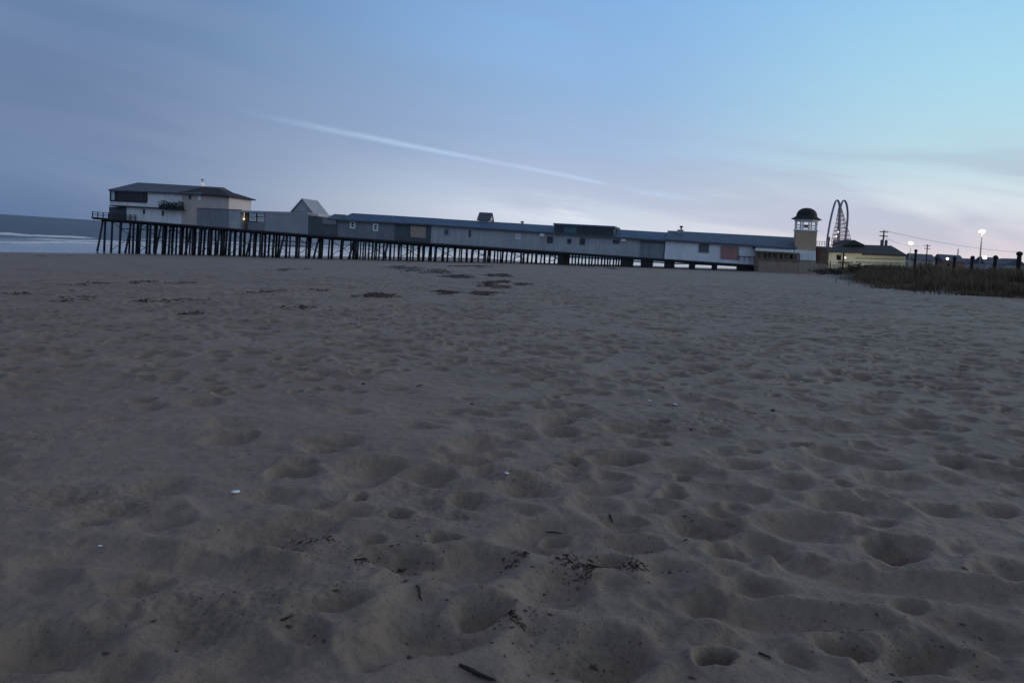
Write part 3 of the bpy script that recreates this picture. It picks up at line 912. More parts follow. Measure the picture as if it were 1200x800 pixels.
# long halls with the blue roof
def long_hall(root, tag_, x0, x1, wall_pts, eave, ridge, wmat, rmat, d0=0.0, deep=10.0):
    (xa, ya), (xb, yb) = eave
    e0 = PF.px(xa, ya, d0 - .5); e1 = PF.px(xb, yb, d0 - .5)
    (xc, yc), (xd, yd) = ridge
    dm = d0 + deep / 2
    k0 = PF.px(xc, yc, dm); k1 = PF.px(xd, yd, dm)
    mb = MB()
    PF.loft(mb, e0[0], [(d0 - .5, e0[1] - .24), (d0 - .5, e0[1]), (dm, k0[1]), (d0 + deep + .5, e0[1]), (d0 + deep + .5, e0[1] - .24)],
            e1[0], [(d0 - .5, e1[1] - .24), (d0 - .5, e1[1]), (dm, k1[1]), (d0 + deep + .5, e1[1]), (d0 + deep + .5, e1[1] - .24)])
    roof = mb.build('roof', rmat, root)
    zt = lambda t: float(np.interp(t, [e0[0], e1[0]], [e0[1] - .242, e1[1] - .242]))
    for (a_, b_, m, nm) in wall_pts:
        ta = PF.px(a_, 275, d0)[0]; tb = PF.px(b_, 275, d0)[0]
        mb = MB()
        PF.prism(mb, [(ta, zt(ta)), (ta, deckz(ta) + .43), (tb, deckz(tb) + .43), (tb, zt(tb))], d0, d0 + deep)
        mb.build(nm, m, root)
    # seams of the metal roofing stand proud of the front slope
    mb = MB()
    n = max(2, int((e1[0] - e0[0]) / 1.2))
    for i in range(n + 1):
        q = i / n
        t = e0[0] + (e1[0] - e0[0]) * q
        za = e0[1] + (e1[1] - e0[1]) * q; zb = k0[1] + (k1[1] - k0[1]) * q
        mb.tube([PF.W(t, d0 - .5, za + .01), PF.W(t, dm, zb + .01)], 0.025, 4)
    mb.build('seam', rmat, roof)
    mb = MB()
    PF.loft(mb, e0[0], [(d0 - .56, e0[1] - .26), (d0 - .56, e0[1] + .01), (d0 - .502, e0[1] + .01), (d0 - .502, e0[1] - .26)],
            e1[0], [(d0 - .56, e1[1] - .26), (d0 - .56, e1[1] + .01), (d0 - .502, e1[1] + .01), (d0 - .502, e1[1] - .26)])
    mb.build('gutter', 'slate', roof)
    return roof


c0 = PFX(450, 275)[0]
b7 = thing('dark_grey_arcade', PF.W(c0, 5, deckz(c0) + .42), 'long dark grey hall under a blue roof with two white framed windows', 'building')
long_hall(b7, 'a', 394, 505, [(394.4, 462, 'greyd', 'wall'), (462, 505, 'slate', 'end_wall')], ((396.4, 257.2), (505, 262.7)), ((397.6, 248.9), (505, 255.4)), None, 'blueroof')
for (x, y) in ((413.3, 263.4), (440.2, 266.4)):
    PF.window(b7, x, y, 6.6, 8.6, 0.0, 'trim', 'glass', 0.27, trans=1)
mb = MB(); PF.quadbox(mb, [(481, 264.6), (481, 277.6), (498.6, 279.2), (498.6, 265.8)], -0.1, -0.004)
pn = mb.build('boarded_opening', 'tanpanel', b7); pn['label'] = 'tan plywood panel'

c0 = PFX(640, 285)[0]
b8 = thing('pale_grey_arcade', PF.W(c0, 5, deckz(c0) + .42), 'longest grey hall on the pier, with cupola and glazed dormer on its blue roof', 'building')
rf8 = long_hall(b8, 'b', 505, 780, [(505.2, 750.6, 'grey', 'wall'), (750.6, 779.5, 'greyd', 'end_wall')], ((505.2, 263.0), (780, 281.4)), ((505.2, 255.6), (786, 272.6)), None, 'blueroof')
for (x, y, w, h, fr, pa) in ((523.4, 272, 6, 7.6, 'greyl', 'glass'), (550.7, 274, 2.6, 8, 'slate', 'glass'), (607, 277.3, 6, 6, 'trim', 'litpane'),
                             (644.7, 281, 7, 8, 'slate', 'glass'), (667.2, 282.6, 5, 6, 'slate', 'glass'), (682.6, 282.8, 6.5, 8, 'slate', 'glass'),
                             (722, 283.4, 7.6, 4.6, 'slate', 'glass')):
    PF.window(b8, x, y, w, h, 0.0, fr, pa, 0.13, mull=1 if w > 5.5 else 0)
for (x, y) in ((635.5, 275.2), (730.7, 280.8)):
    t0, z0 = PFX(x, y, -.2)
    mb = MB(); PF.box(mb, t0 - .4, t0 + .4, -.45, -.004, z0 - .26, z0 + .26); mb.build('white_wall_box', 'trim', b8)  # plain white boxes; the right one stands for a white lamp
# cupola
ta, _ = PFX(561, 256, 4.2); tb, _ = PFX(573, 256, 4.2)
zb0 = PFX(567, 264, 4.2)[1]; zw = PFX(567, 257.4, 4.2)[1]; zk = PFX(567, 248.9, 5.2)[1]
mb = MB(); PF.box(mb, ta, tb, 4.2, 6.4, zb0 - 1.0, zw)
cp = mb.build('cupola', 'beige', rf8)
mb = MB()
for (t0, t1) in ((ta - .12, ta + .02), (tb - .02, tb + .12)):
    PF.loft(mb, t0, [(4.2, zw + .01), (5.3, zk - .12), (6.4, zw + .01)], t1, [(4.2, zw + .01), (5.3, zk - .12), (6.4, zw + .01)])
mb.build('cupola_gable', 'beige2', rf8)
mb = MB()
for (da, za, db, zb_) in ((4.0, zw - .1, 5.3, zk), (6.6, zw - .1, 5.3, zk)):
    PF.loft(mb, ta - .3, [(da, za - .12), (da, za), (db, zb_), (db, zb_ - .12)], tb + .3, [(da, za - .12), (da, za), (db, zb_), (db, zb_ - .12)])
mb.build('cupola_roof', 'greyroof', rf8)
t0, z0 = PFX(612, 262.2, 5.0)
mb = MB(); mb.lathe(PF.W(t0, 5, z0 - .5), [(.2, -.3), (.2, .7), (.34, .72), (.34, .9), (.05, 1.0)], 10); mb.build('roof_vent', 'greyl', rf8)
# glazed dormer
mb = MB(); PF.quadbox(mb, [(649.6, 263.6), (649.6, 273.2), (719.2, 278.0), (719.2, 267.4)], 0.3, 7.5)
dm = mb.build('dormer', 'slate', rf8)
mb = MB(); PF.quadbox(mb, [(648.4, 261.4), (648.4, 263.8), (720.6, 267.7), (720.6, 265.0)], -0.1, 8.0)
mb.build('dormer_roof', 'blueroof2', rf8)
xs = [650.4, 660, 676, 684, 696, 708, 718.6]
for i in range(6):
    x0, x1 = xs[i] + .5, xs[i + 1] - .5
    y0 = 264.4 + (x0 - 650) * .055; y1 = 264.4 + (x1 - 650) * .055
    mb = MB(); PF.quadbox(mb, [(x0, y0), (x0, y0 + 8.4), (x1, y1 + 8.4), (x1, y1)], 0.2, 0.297)
    mb.build('dormer_pane', 'teal' if i == 1 else 'glass', rf8)
mb = MB(); PF.quadbox(mb, [(751, 280.6), (751, 283.4), (780, 285.0), (780, 282.2)], -0.32, -0.004)
mb.build('eaveband', 'slate', b8)  # dark strip paints in the shade below the eave

# white hall
c0 = PFX(840, 290)[0]
b9 = thing('white_hall', PF.W(c0, 5, deckz(c0) + .42), 'white hall with faded blue roof and red door at the land end of the pier', 'building')
rf9 = long_hall(b9, 'c', 780, 930, [(780.4, 929, 'white2', 'wall')], ((779.8, 280.6), (934, 290.4)), ((786.7, 270.4), (934, 278.3)), None, 'blueroof2', d0=-0.25, deep=10.4)
PF.window(b9, 824.8, 290.8, 12.4, 11, -0.25, 'greyl', 'greypane', 0.12)  # plain grey pane in place of dark glass
mb = MB(); PF.quadbox(mb, [(845.3, 288.9), (845.3, 303.6), (865, 304.6), (865, 290.0)], -0.33, -0.254)
dr = mb.build('shutter_door', 'red', b9)
mb = MB()
PF.quadbox(mb, [(844.4, 287.9), (844.4, 289.0), (866, 290.0), (866, 289.0)], -0.40, -0.254)
PF.quadbox(mb, [(844.3, 289.1), (844.3, 303.4), (845.2, 303.5), (845.2, 289.2)], -0.40, -0.256)
PF.quadbox(mb, [(865.1, 290.1), (865.1, 304.6), (866, 304.6), (866, 290.2)], -0.40, -0.256)
mb.build('frame', 'greyl', dr)
mb = MB(); PF.quadbox(mb, [(864, 299.8), (864, 300.7), (885, 302.0), (885, 301.1)], -0.72, -0.62)
for x in (866, 872, 878, 884):
    PF.quadbox(mb, [(x, 300), (x, 305.6), (x + .6, 305.6), (x + .6, 300)], -0.70, -0.64)
mb.build('handrail', 'timber', b9)
t0, z0 = PFX(797.5, 270, 4.2)
mb = MB(); PF.box(mb, t0 - .5, t0 + .5, 3.4, 4.6, z0 - 2.0, z0 + .1); mb.build('chimney', 'greyl', rf9)
mb = MB(); mb.lathe(PF.W(t0 + .1, 4, z0 + .1), [(.12, 0), (.12, .35), (.28, .36), (.28, .6), (.06, .7)], 10); mb.build('chimney_cowl', 'darkroof', rf9)
t0, z0 = PFX(884, 289.6, -.4)
mb = MB(); PF.box(mb, t0 - .25, t0 + .25, -.75, -.26, z0 - .25, z0 + .25); mb.build('floodlight', 'darkroof', b9)

# open arcade in front of the tower
b10 = thing('ticket_arcade', PF.W(PFX(910, 304, -3)[0], -3, 1.0), 'low open-fronted arcade with white fascia and narrow openings below the tower', 'kiosk')
D = -2.6
mb = MB(); PF.quadbox(mb, [(885.6, 290.7), (885.6, 293.6), (930.4, 296.2), (930.4, 293.2)], D - .4, -0.6); mb.build('roof', 'trim', b10)
mb = MB(); PF.quadbox(mb, [(884.6, 293.6), (884.6, 295.6), (937.6, 298.4), (937.6, 296.5)], D - .1, -0.62); mb.build('eaveband', 'olive', b10)
mb = MB(); PF.quadbox(mb, [(884.2, 301.8), (884.2, 321), (937, 322), (937, 304.0)], D, -0.64); mb.build('counter', 'brown', b10)
mb = MB(); PF.quadbox(mb, [(885.4, 295.6), (885.4, 302), (936.5, 304), (936.5, 298.4)], -1.2, -0.66); mb.build('back_wall', 'greyl', b10)
mb = MB(); PF.quadbox(mb, [(893, 297), (893, 303), (899, 303.3), (899, 297.2)], -1.3, -1.203); PF.quadbox(mb, [(912, 298), (912, 303.6), (920, 304), (920, 298.4)], -1.3, -1.203); PF.quadbox(mb, [(927, 299), (927, 304), (934.5, 304), (934.5, 299)], -1.3, -1.203)
mb.build('opening', 'glass', b10)
for i in range(9):
    x = 885.2 + i * 6.3
    y = 295.4 + i * 0.35
    mb = MB(); PF.quadbox(mb, [(x, y), (x, y + 6.6), (x + 1.7, y + 6.7), (x + 1.7, y + .1)], D - .05, D + .25)
    mb.build('post', 'brown', b10)

# white screen panel beside the arcade
b11 = thing('white_screen_wall', PF.W(PFX(943, 300, -1.2)[0], -1.2, 1.0), 'plain white wall panel under the tan tower, right of the open arcade', 'wall')
mb = MB(); PF.quadbox(mb, [(931.2, 292.6), (931.2, 304.2), (956, 305.4), (956, 294.0)], -1.3, -0.5); mb.build('panel', 'white2', b11)
mb = MB(); PF.quadbox(mb, [(930.6, 304.4), (930.6, 318), (956.6, 319), (956.6, 305.6)], -1.2, -0.52); mb.build('base', 'fence', b11)

# domed tower
tw = thing('lookout_tower', PF.W(PFX(944, 290)[0], 1.5, 1.6), 'tan lookout tower with white lantern posts under a dark dome', 'tower')
ta = PFX(932.2, 285, -0.4)[0]; tb = PFX(956.6, 285, -0.4)[0]
zt = PFX(944, 270.6, -0.4)[1]; zb_ = 1.6
mb = MB(); PF.box(mb, ta, tb, -0.45, -0.45 + (tb - ta), zb_, zt); mb.build('shaft', 'tan', tw)
mb = MB(); PF.box(mb, ta - .12, tb + .12, -0.57, -0.33 + (tb - ta), zt + .002, zt + .22); mb.build('parapet', 'trim', tw)
cen = PF.W((ta + tb) / 2, -0.45 + (tb - ta) / 2, zt)
hw = (tb - ta) / 2
zl_ = PFX(944, 260.0, 1.5)[1] - zt      # lantern height up to the soffit
ang0 = math.atan2(PF.u.y, PF.u.x)
for k in range(8):
    an = ang0 + math.pi / 8 + k * math.pi / 4
    q = cen + Vector((math.cos(an), math.sin(an), 0)) * (hw * 1.06)
    mb = MB(); mb.tube([q + Vector((0, 0, .22)), q + Vector((0, 0, zl_))], 0.13, 8)
    mb.build('lantern_post', 'trim', tw)
    q2 = cen + Vector((math.cos(an + math.pi / 4), math.sin(an + math.pi / 4), 0)) * (hw * 1.06)
mb = MB()
for k in range(8):
    an = ang0 + math.pi / 8 + k * math.pi / 4
    q = cen + Vector((math.cos(an), math.sin(an), 0)) * (hw * 1.06); q2 = cen + Vector((math.cos(an + math.pi / 4), math.sin(an + math.pi / 4), 0)) * (hw * 1.06)
    for h in (.55, .95):
        mb.tube([q + Vector((0, 0, h)), q2 + Vector((0, 0, h))], 0.05, 5)
mb.build('lantern_rail', 'trim', tw)
rr_ = ang0 + math.pi / 8
mb = MB(); mb.lathe(cen + Vector((0, 0, zl_)), [(hw * 1.20, 0), (hw * 1.24, .32)], 8, rr_); mb.build('soffit', 'trim', tw)
zk = PFX(945.3, 243.9, 1.5)[1] - zt - zl_
rd = hw * 1.03
prof = [(hw * 1.50, .323), (hw * 1.48, .40), (hw * 1.22, .62), (rd, .86)]
for i in range(1, 10):
    a_ = i / 9 * math.pi / 2
    prof.append((max(.04, rd * math.cos(a_) ** 0.85), .86 + (zk - .86) * math.sin(a_)))
mb = MB(); mb.lathe(cen + Vector((0, 0, zl_)), prof, 32, rr_); mb.build('dome', 'darkroof', tw, True)
mb = MB(); PF.box(mb, (ta + tb) / 2 - .35, (ta + tb) / 2 + .35, 1.2, 1.9, zt + .6, zt + zl_ - .5); mb.build('bell', 'brown', tw)

# brown booth with upper rail, right of the tower
bb = thing('brown_booth', PF.W(PFX(963, 306, 1)[0], 1, 1.2), 'small brown boarded booth with a white railing on its flat roof, right of the tower', 'booth')
mb = MB(); PF.quadbox(mb, [(957.2, 290.0), (957.2, 317), (969, 317), (969, 290.8)], 0.5, 5); mb.build('wall', 'brown', bb)
mb = MB(); PF.quadbox(mb, [(957.4, 293), (957.4, 304), (961.4, 304.3), (961.4, 293.2)], 0.36, 0.497); mb.build('door', 'rust', bb)
mb = MB(); PF.quadbox(mb, [(956.9, 288.2), (956.9, 289.9), (970, 290.7), (970, 289.0)], 0.1, 5.4); mb.build('roof', 'greyl', bb)
mb = MB()
PF.quadbox(mb, [(956.9, 282.4), (956.9, 283.0), (970, 283.8), (970, 283.2)], 0.2, 0.28)
PF.quadbox(mb, [(956.9, 285.2), (956.9, 285.6), (970, 286.4), (970, 286.0)], 0.2, 0.28)
for x in (957, 960, 963, 966, 969):
    PF.quadbox(mb, [(x, 282.6), (x, 288.4), (x + .6, 288.5), (x + .6, 282.7)], 0.285, 0.36)
mb.build('roof_railing', 'trim', bb)
pp = PF.W(PFX(970, 300, -1)[0], -1, 0)
zt = at_depth(971.5, 277.5, pp.y).z; gzp = float(ground(pp.x, pp.y))
mb = MB(); mb.tube([Vector((pp.x, pp.y, gzp - .3)), Vector((pp.x, pp.y, zt))], 0.16, 8)
tag(mb.build('timber_post', 'brown', None, False, (pp.x, pp.y, gzp)), 'tall slim brown post between the booth and the dark-roofed yellow building', 'post')

# slatted sand fence below the tower
SF = Frame((PF.W(0, -9, 0).x, PF.W(0, -9, 0).y), (PF.u.x, PF.u.y))
sf = thing('sand_fence', SF.W(SF.px(930, 316)[0], 0, 1.0), 'weathered slatted sand fence at the foot of the tower, where the beach meets the dune', 'fence')
slats = MB()
t0 = SF.px(889, 312)[0]; t1 = SF.px(985, 316)[0]
t = t0
while t < t1:
    q = SF.W(t, 0, 0); g = float(ground(q.x, q.y))
    top = SF.px(0, 0)[1] if False else None
    x = 889 + (t - t0) / (t1 - t0) * 96
    zt = SF.px(x, 305.8 + (x - 889) * .045)[1] + random.uniform(-.1, .1)
    if zt < g + .5: zt = g + 1.1 + random.uniform(-.1, .1)
    tl_ = random.uniform(-.03, .03)
    SF.prism(slats, [(t + tl_, zt), (t, g - .2), (t + .10, g - .2), (t + .10 + tl_, zt)], -0.02, 0.0)
    t += 0.165
slats.build('slats', 'fence', sf)
for i, t in enumerate(np.linspace(t0, t1, 9)):
    q = SF.W(t, 0, 0); g = float(ground(q.x, q.y))
    mb = MB(); mb.tube([SF.W(t, 0.09, g - .3), SF.W(t, 0.09, g + 1.75)], 0.065, 7); mb.build('post', 'brown', sf)

# ------------------------------------------------------------------ land side buildings
LF = Frame((0, 126.0), (1, 0.05))
b12 = thing('yellow_beach_house', LF.W(LF.px(1015, 310)[0], 4, 1.75), 'low pale yellow building with a long dark roof behind the dune shrubs', 'building')
mb = MB(); LF.quadbox(mb, [(971, 295.6), (971, 316), (1061, 322), (1061, 298.0)], 0, 9); mb.build('wall', 'yellow', b12)
mb = MB()
e0 = LF.px(969.4, 295.8, -.7); e1 = LF.px(1063.2, 298.6, -.7)
z_ = (e0[1] + e1[1]) / 2
k0 = LF.px(996, 286.4, 4.5); k1 = LF.px(1060, 288.8, 4.5)
A = [(-.7, e0[1] - .25), (-.7, e0[1]), (4.5, k0[1]), (9.7, e0[1]), (9.7, e0[1] - .25)]
B = [(-.7, e1[1] - .25), (-.7, e1[1]), (4.5, k1[1]), (9.7, e1[1]), (9.7, e1[1] - .25)]
tm = k0[0]; zc = e0[1] + (e1[1] - e0[1]) * (tm - e0[0]) / (e1[0] - e0[0])
V = [LF.W(e0[0], -.7, e0[1]), LF.W(tm, -.7, zc), LF.W(tm, 9.7, zc), LF.W(e0[0], 9.7, e0[1]), LF.W(tm, 4.5, k0[1])]
mb.add(V, [(0, 1, 4), (2, 3, 4), (3, 0, 4), (0, 3, 2, 1)])
LF.loft(mb, tm + .01, [(-.7, zc - .25), (-.7, zc), (4.5, k0[1]), (9.7, zc), (9.7, zc - .25)], e1[0], B)
mb.build('roof', 'darkroof', b12)
mb = MB()
p0 = LF.px(985, 287.6, 4.4); p1 = LF.px(997.4, 281.2, 4.4); p2 = LF.px(1011, 287.6, 4.4)
LF.prism(mb, [p0, p2, p1][::-1], 3.2, 8.2); mb.build('roof_peak', 'darkroof', b12)
for y0 in (302.6, 307.0):
    mb = MB(); LF.quadbox(mb, [(1003, y0 - .6), (1003, y0 + .4), (1060.5, y0 + 2.0), (1060.5, y0 + 1.0)], -.06, -.004); mb.build('trim_board', 'olive', b12)
mb = MB(); LF.quadbox(mb, [(986, 306.6), (986, 307.8), (1000, 308.2), (1000, 307.0)], -1.2, -.003); mb.build('awning', 'slate', b12)

# signpost with a lamp in front of the yellow building
p = at_depth(987, 318, 104); g = float(ground(p.x, p.y))
sp = thing('signpost', (p.x, p.y, g), 'dark post with a small hanging board and a lit bulb before the yellow building', 'signpost')
zt = at_depth(988.5, 296, 104).z
mb = MB(); mb.tube([(p.x, p.y, g - .4), (p.x + .02, p.y, zt)], [.14, .11], 8); mb.build('pole', 'post', sp)
zz = at_depth(982, 301.6, 104).z
mb = MB(); mb.hexa([Vector((p.x - .9, p.y - .05, zz - .38)), Vector((p.x - .35, p.y - .05, zz - .38)), Vector((p.x - .35, p.y + .05, zz - .38)), Vector((p.x - .9, p.y + .05, zz - .38)),
                    Vector((p.x - .95, p.y - .05, zz + .3)), Vector((p.x - .3, p.y - .05, zz + .3)), Vector((p.x - .3, p.y + .05, zz + .3)), Vector((p.x - .95, p.y + .05, zz + .3))])
mb.tube([(p.x - .95, p.y, zz + .38), (p.x, p.y, zz + .38)], .04, 6)
mb.build('board', 'post', sp)
mb = MB(); mb.lathe((p.x + .25, p.y - .12, zz), [(.02, -.14), (.12, -.06), (.13, .05), (.02, .14)], 10); mb.tube([(p.x, p.y, zz + .1), (p.x + .25, p.y - .12, zz + .13)], .03, 5)
mb.build('bulb', 'lamps', sp, True)

# ------------------------------------------------------------------ looping ride
YC = 176.0
cr = thing('looping_coaster', at_depth(983, 292, YC).xy.to_3d() + Vector((0, 0, 1.7)), 'tall twin-loop steel fairground ride with pink lattice and small bulbs, right of the dome', 'fairground ride')


def spline(pts, n=6):
    P = [Vector(p) for p in pts]; out = []
    for i in range(len(P) - 1):
        p0 = P[max(0, i - 1)]; p1 = P[i]; p2 = P[i + 1]; p3 = P[min(len(P) - 1, i + 2)]
        for k in range(n):
            t = k / n
            out.append(0.5 * ((2 * p1) + (p2 - p0) * t + (2 * p0 - 5 * p1 + 4 * p2 - p3) * t * t + (3 * p1 - p0 - 3 * p2 + p3) * t ** 3))
    out.append(P[-1]); return out


for loop in ([(968.6, 296), (969.8, 281), (972.8, 262), (976.4, 246), (979.4, 236.6), (981.6, 234.6), (983.4, 237), (984.3, 243), (984.0, 256), (982.6, 276), (981.6, 296)],
             [(982.8, 296), (984.0, 272), (984.6, 256), (985.4, 243.6), (987.2, 237), (989.6, 234.9), (992, 237.6), (993.5, 245), (993.8, 255), (992.8, 267), (991, 281), (989.6, 296)]):
    c3 = spline([at_depth(x, y, YC) for x, y in loop], 5)
    mb = MB()
    mb.tube(c3, 0.17, 7)
    mb.tube([p + Vector((0.15, 0.8, 0)) for p in c3], 0.13, 7)
    for i in range(0, len(c3), 2):
        mb.tube([c3[i], c3[i] + Vector((0.15, 0.8, 0))], 0.05, 5)
    mb.build('track', 'steel', cr, True)
mb = MB()
ctr = [(984.4, 244), (985.6, 262), (986, 280), (986.4, 296)]
wd = [0.3, 1.0, 1.8, 2.2]
cc = [at_depth(x, y, YC + .6) for x, y in ctr]
lv = []
for i in range(13):
    q = i / 12 * 3; k = min(2, int(q)); f_ = q - k
    c_ = cc[k].lerp(cc[k + 1], f_); w_ = wd[k] * (1 - f_) + wd[k + 1] * f_
    lv.append([c_ + Vector((sx * w_, sy * w_ * .6, 0)) for sx, sy in ((-1, -1), (1, -1), (1, 1), (-1, 1))])
for i in range(12):
    for k in range(4):
        mb.tube([lv[i][k], lv[i + 1][k]], .06, 5)
        mb.tube([lv[i][k], lv[i + 1][(k + 1) % 4]], .035, 4)
        mb.tube([lv[i][(k + 1) % 4], lv[i + 1][k]], .035, 4)
        mb.tube([lv[i + 1][k], lv[i + 1][(k + 1) % 4]], .055, 4)
mb.build('lattice_mast', 'pink', cr)
mb = MB()   # boarded housing round the foot of the mast
c_ = at_depth(982.5, 296, YC + .6)
for k, (x0, y0, w_, h_) in enumerate(((-2.6, 0, 1.2, 4.8), (-.6, .4, 1.5, 6.6), (1.4, .1, 1.2, 5.6))):
    zz = 1.7
    mb.hexa([Vector((c_.x + x0 - w_ / 2, c_.y + y0 - 1, zz)), Vector((c_.x + x0 + w_ / 2, c_.y + y0 - 1, zz)), Vector((c_.x + x0 + w_ / 2, c_.y + y0 + 1, zz)), Vector((c_.x + x0 - w_ / 2, c_.y + y0 + 1, zz)),
             Vector((c_.x + x0 - w_ / 2 + .4, c_.y + y0 - .8, zz + h_)), Vector((c_.x + x0 + w_ / 2 - .2, c_.y + y0 - .8, zz + h_)), Vector((c_.x + x0 + w_ / 2 - .2, c_.y + y0 + .8, zz + h_)), Vector((c_.x + x0 - w_ / 2 + .4, c_.y + y0 + .8, zz + h_))])
mb.build('ride_housing', 'pink', cr)
for (x, y) in ((972.6, 284.4), (986.4, 283.0), (982.2, 271.8), (980, 277)):
    mb = MB(); mb.lathe(at_depth(x, y, YC - 1.0), [(.02, -.2), (.18, -.1), (.2, .05), (.02, .2)], 8)
    mb.build('bulb', 'lamps', cr, True)

# ------------------------------------------------------------------ poles, wires, lamps
def upole(px, ytop, ybase, Y, label, cans):
    top = at_depth(px, ytop, Y); x = top.x; g = float(ground(x, Y))
    o = thing('utility_pole', (x, Y, g), label, 'utility pole', 'utility poles behind the dune')
    MB().tube([(x, Y, g - .5), (x, Y, top.z)], [.22, .15], 8).build('pole', 'post', o)
    for h in (.35, 1.3):
        mb = MB(); mb.hexa([Vector((x + a, Y + b, top.z - h + c)) for a, b, c in ((-1.1, -.3, -.1), (1.1, .18, -.1), (1.1, .3, -.1), (-1.1, -.18, -.1), (-1.1, -.3, .1), (1.1, .18, .1), (1.1, .3, .1), (-1.1, -.18, .1))])
        mb.build('crossarm', 'post', o)
    if cans:
        for dx in (-.45, .55):
            MB().lathe((x + dx, Y - .3, top.z - 3.6), [(.3, 0), (.32, .1), (.32, 1.3), (.1, 1.45)], 10).build('transformer', 'pole', o)
    return top


P1 = upole(1036, 270.0, 300, 172, 'wooden utility pole with transformers, above the roof end of the yellow building', True)
P2 = upole(1087, 286.5, 300, 236, 'farther wooden utility pole, right of the smaller lit street lamp', False)
P3 = at_depth(1240, 296, 235)
for (a_, b_, sag, lab) in ((P1, P3, 1.6, 'long upper power cable crossing the dusk sky from the transformer pole'), (P1 + Vector((-.8, 0, -1.2)), P2 + Vector((0, 0, -.2)), 1.2, 'shorter sagging power cable running between the two utility poles')):
    pts = []
    for i in range(25):
        t = i / 24
        q = Vector(a_).lerp(Vector(b_), t); q.z -= sag * 4 * t * (1 - t); pts.append(q)
    mb = MB(); mb.tube(pts, .035, 5)
    tag(mb.build('power_line', 'wire', None, False, a_), lab, 'power line')
# pole that carries the right end of the cable, just outside the frame edge
g = float(ground(P3.x, P3.y))


def lamp(px, py, Y, label, hr, main=False):
    c_ = at_depth(px, py, Y); g = float(ground(c_.x, Y))
    o = thing('street_lamp', (c_.x, Y, g), label, 'street lamp', 'lit street lamps behind the dune')
    MB().tube([(c_.x, Y, g - .3), (c_.x, Y, c_.z - hr * .5)], [.13, .09], 8).build('pole', 'pole', o)
    MB().lathe((c_.x, Y, c_.z), [(hr * .3, hr * .66), (hr * .40, hr * .68), (hr * .3, hr * .80), (.04, hr * .86)], 14).build('lamp_cap', 'post', o)
    MB().lathe((c_.x, Y, c_.z), [(.04, -hr * .72), (hr * .42, -hr * .6), (hr * .72, -.3 * hr), (hr * .82, 0), (hr * .7, hr * .34), (hr * .42, hr * .58), (.04, hr * .655)], 16).build('lamp_globe', 'lampw', o, True)
    if main:
        q = (c_.x - hr * .98, Y - .1, c_.z - .04)  # small yellow emitter added as the fringe of the lamp's glow
        MB().lathe(q, [(.03, -hr * .4), (hr * .34, -hr * .26), (hr * .4, .03), (hr * .25, hr * .28), (.03, hr * .36)], 12).build('glow_fringe', 'glowy', o, True)
        MB().tube([(c_.x, Y, c_.z - hr * .72), (c_.x - hr * .98, Y - .1, c_.z - hr * .42)], .05, 6).build('fringe_arm', 'pole', o)
    return o


lamp(1151, 271.3, 132, 'brightest tall street lamp with a white globe and an added yellow glow fringe', 0.52, True)
lamp(1067.4, 285, 200, 'lit street lamp at the roof end of the yellow building', 0.66)
lamp(1110.3, 303.0, 255, 'smallest low lamp glowing behind the row of dune posts', 0.50)
lamp(1154, 301.6, 235, 'low white lamp just right of the tall lamp pole', 0.72)

# ------------------------------------------------------------------ far houses and a mast
for (px, py, Y, e, sz) in ((1067.4, 286, 198, 900, .5), (1151, 271.3, 131, 700, .4), (1013, 303, 120, 260, .25), (1046, 304, 121, 260, .25), (990, 303, 119, 200, .25)):  # last three are unseen lights added to brighten the yellow wall
    pl = bpy.data.lights.new('lamp_light', 'POINT'); pl.energy = e; pl.shadow_soft_size = sz; pl.color = (1.0, 0.9, 0.66)
    po = bpy.data.objects.new('lamp_light', pl); COL.objects.link(po); po.location = at_depth(px, py, Y)


def house(px0, px1, ytop, Y, wm, rm, label, deep=8, gable=False):
    a_ = at_depth(px0, ytop, Y); b_ = at_depth(px1, ytop, Y)
    x0, x1 = a_.x, b_.x; zt = (a_.z + b_.z) / 2
    g = 1.75
    H_ = zt - g; ev = g + H_ * .66
    o = thing('house', ((x0 + x1) / 2, Y + deep / 2, g), label, 'house', 'distant houses behind the dune')
    F = Frame((x0, Y), (1, 0)); w_ = x1 - x0
    mb = MB(); F.box(mb, 0, w_, 0, deep, g - .5, ev); wl = mb.build('wall', wm, o)
    mb = MB()
    if gable:
        F.prism(mb, [(-.4, ev + .004), (w_ + .4, ev + .004), (w_ / 2, zt)][::-1], -.4, deep + .4)
    else:
        S = [(-.5, ev + .004), (deep / 2, zt), (deep + .5, ev + .004)]
        F.loft(mb, -.4, S, w_ + .4, S)
    mb.build('roof', rm, o)
    n = max(2, int(w_ / 3.2))
    for i in range(n):
        t = w_ * (i + .5) / n
        mb = MB(); F.box(mb, t - .5, t + .5, -.06, -.004, ev - 2.2, ev - .8); mb.build('window', 'glass', o)
    return o


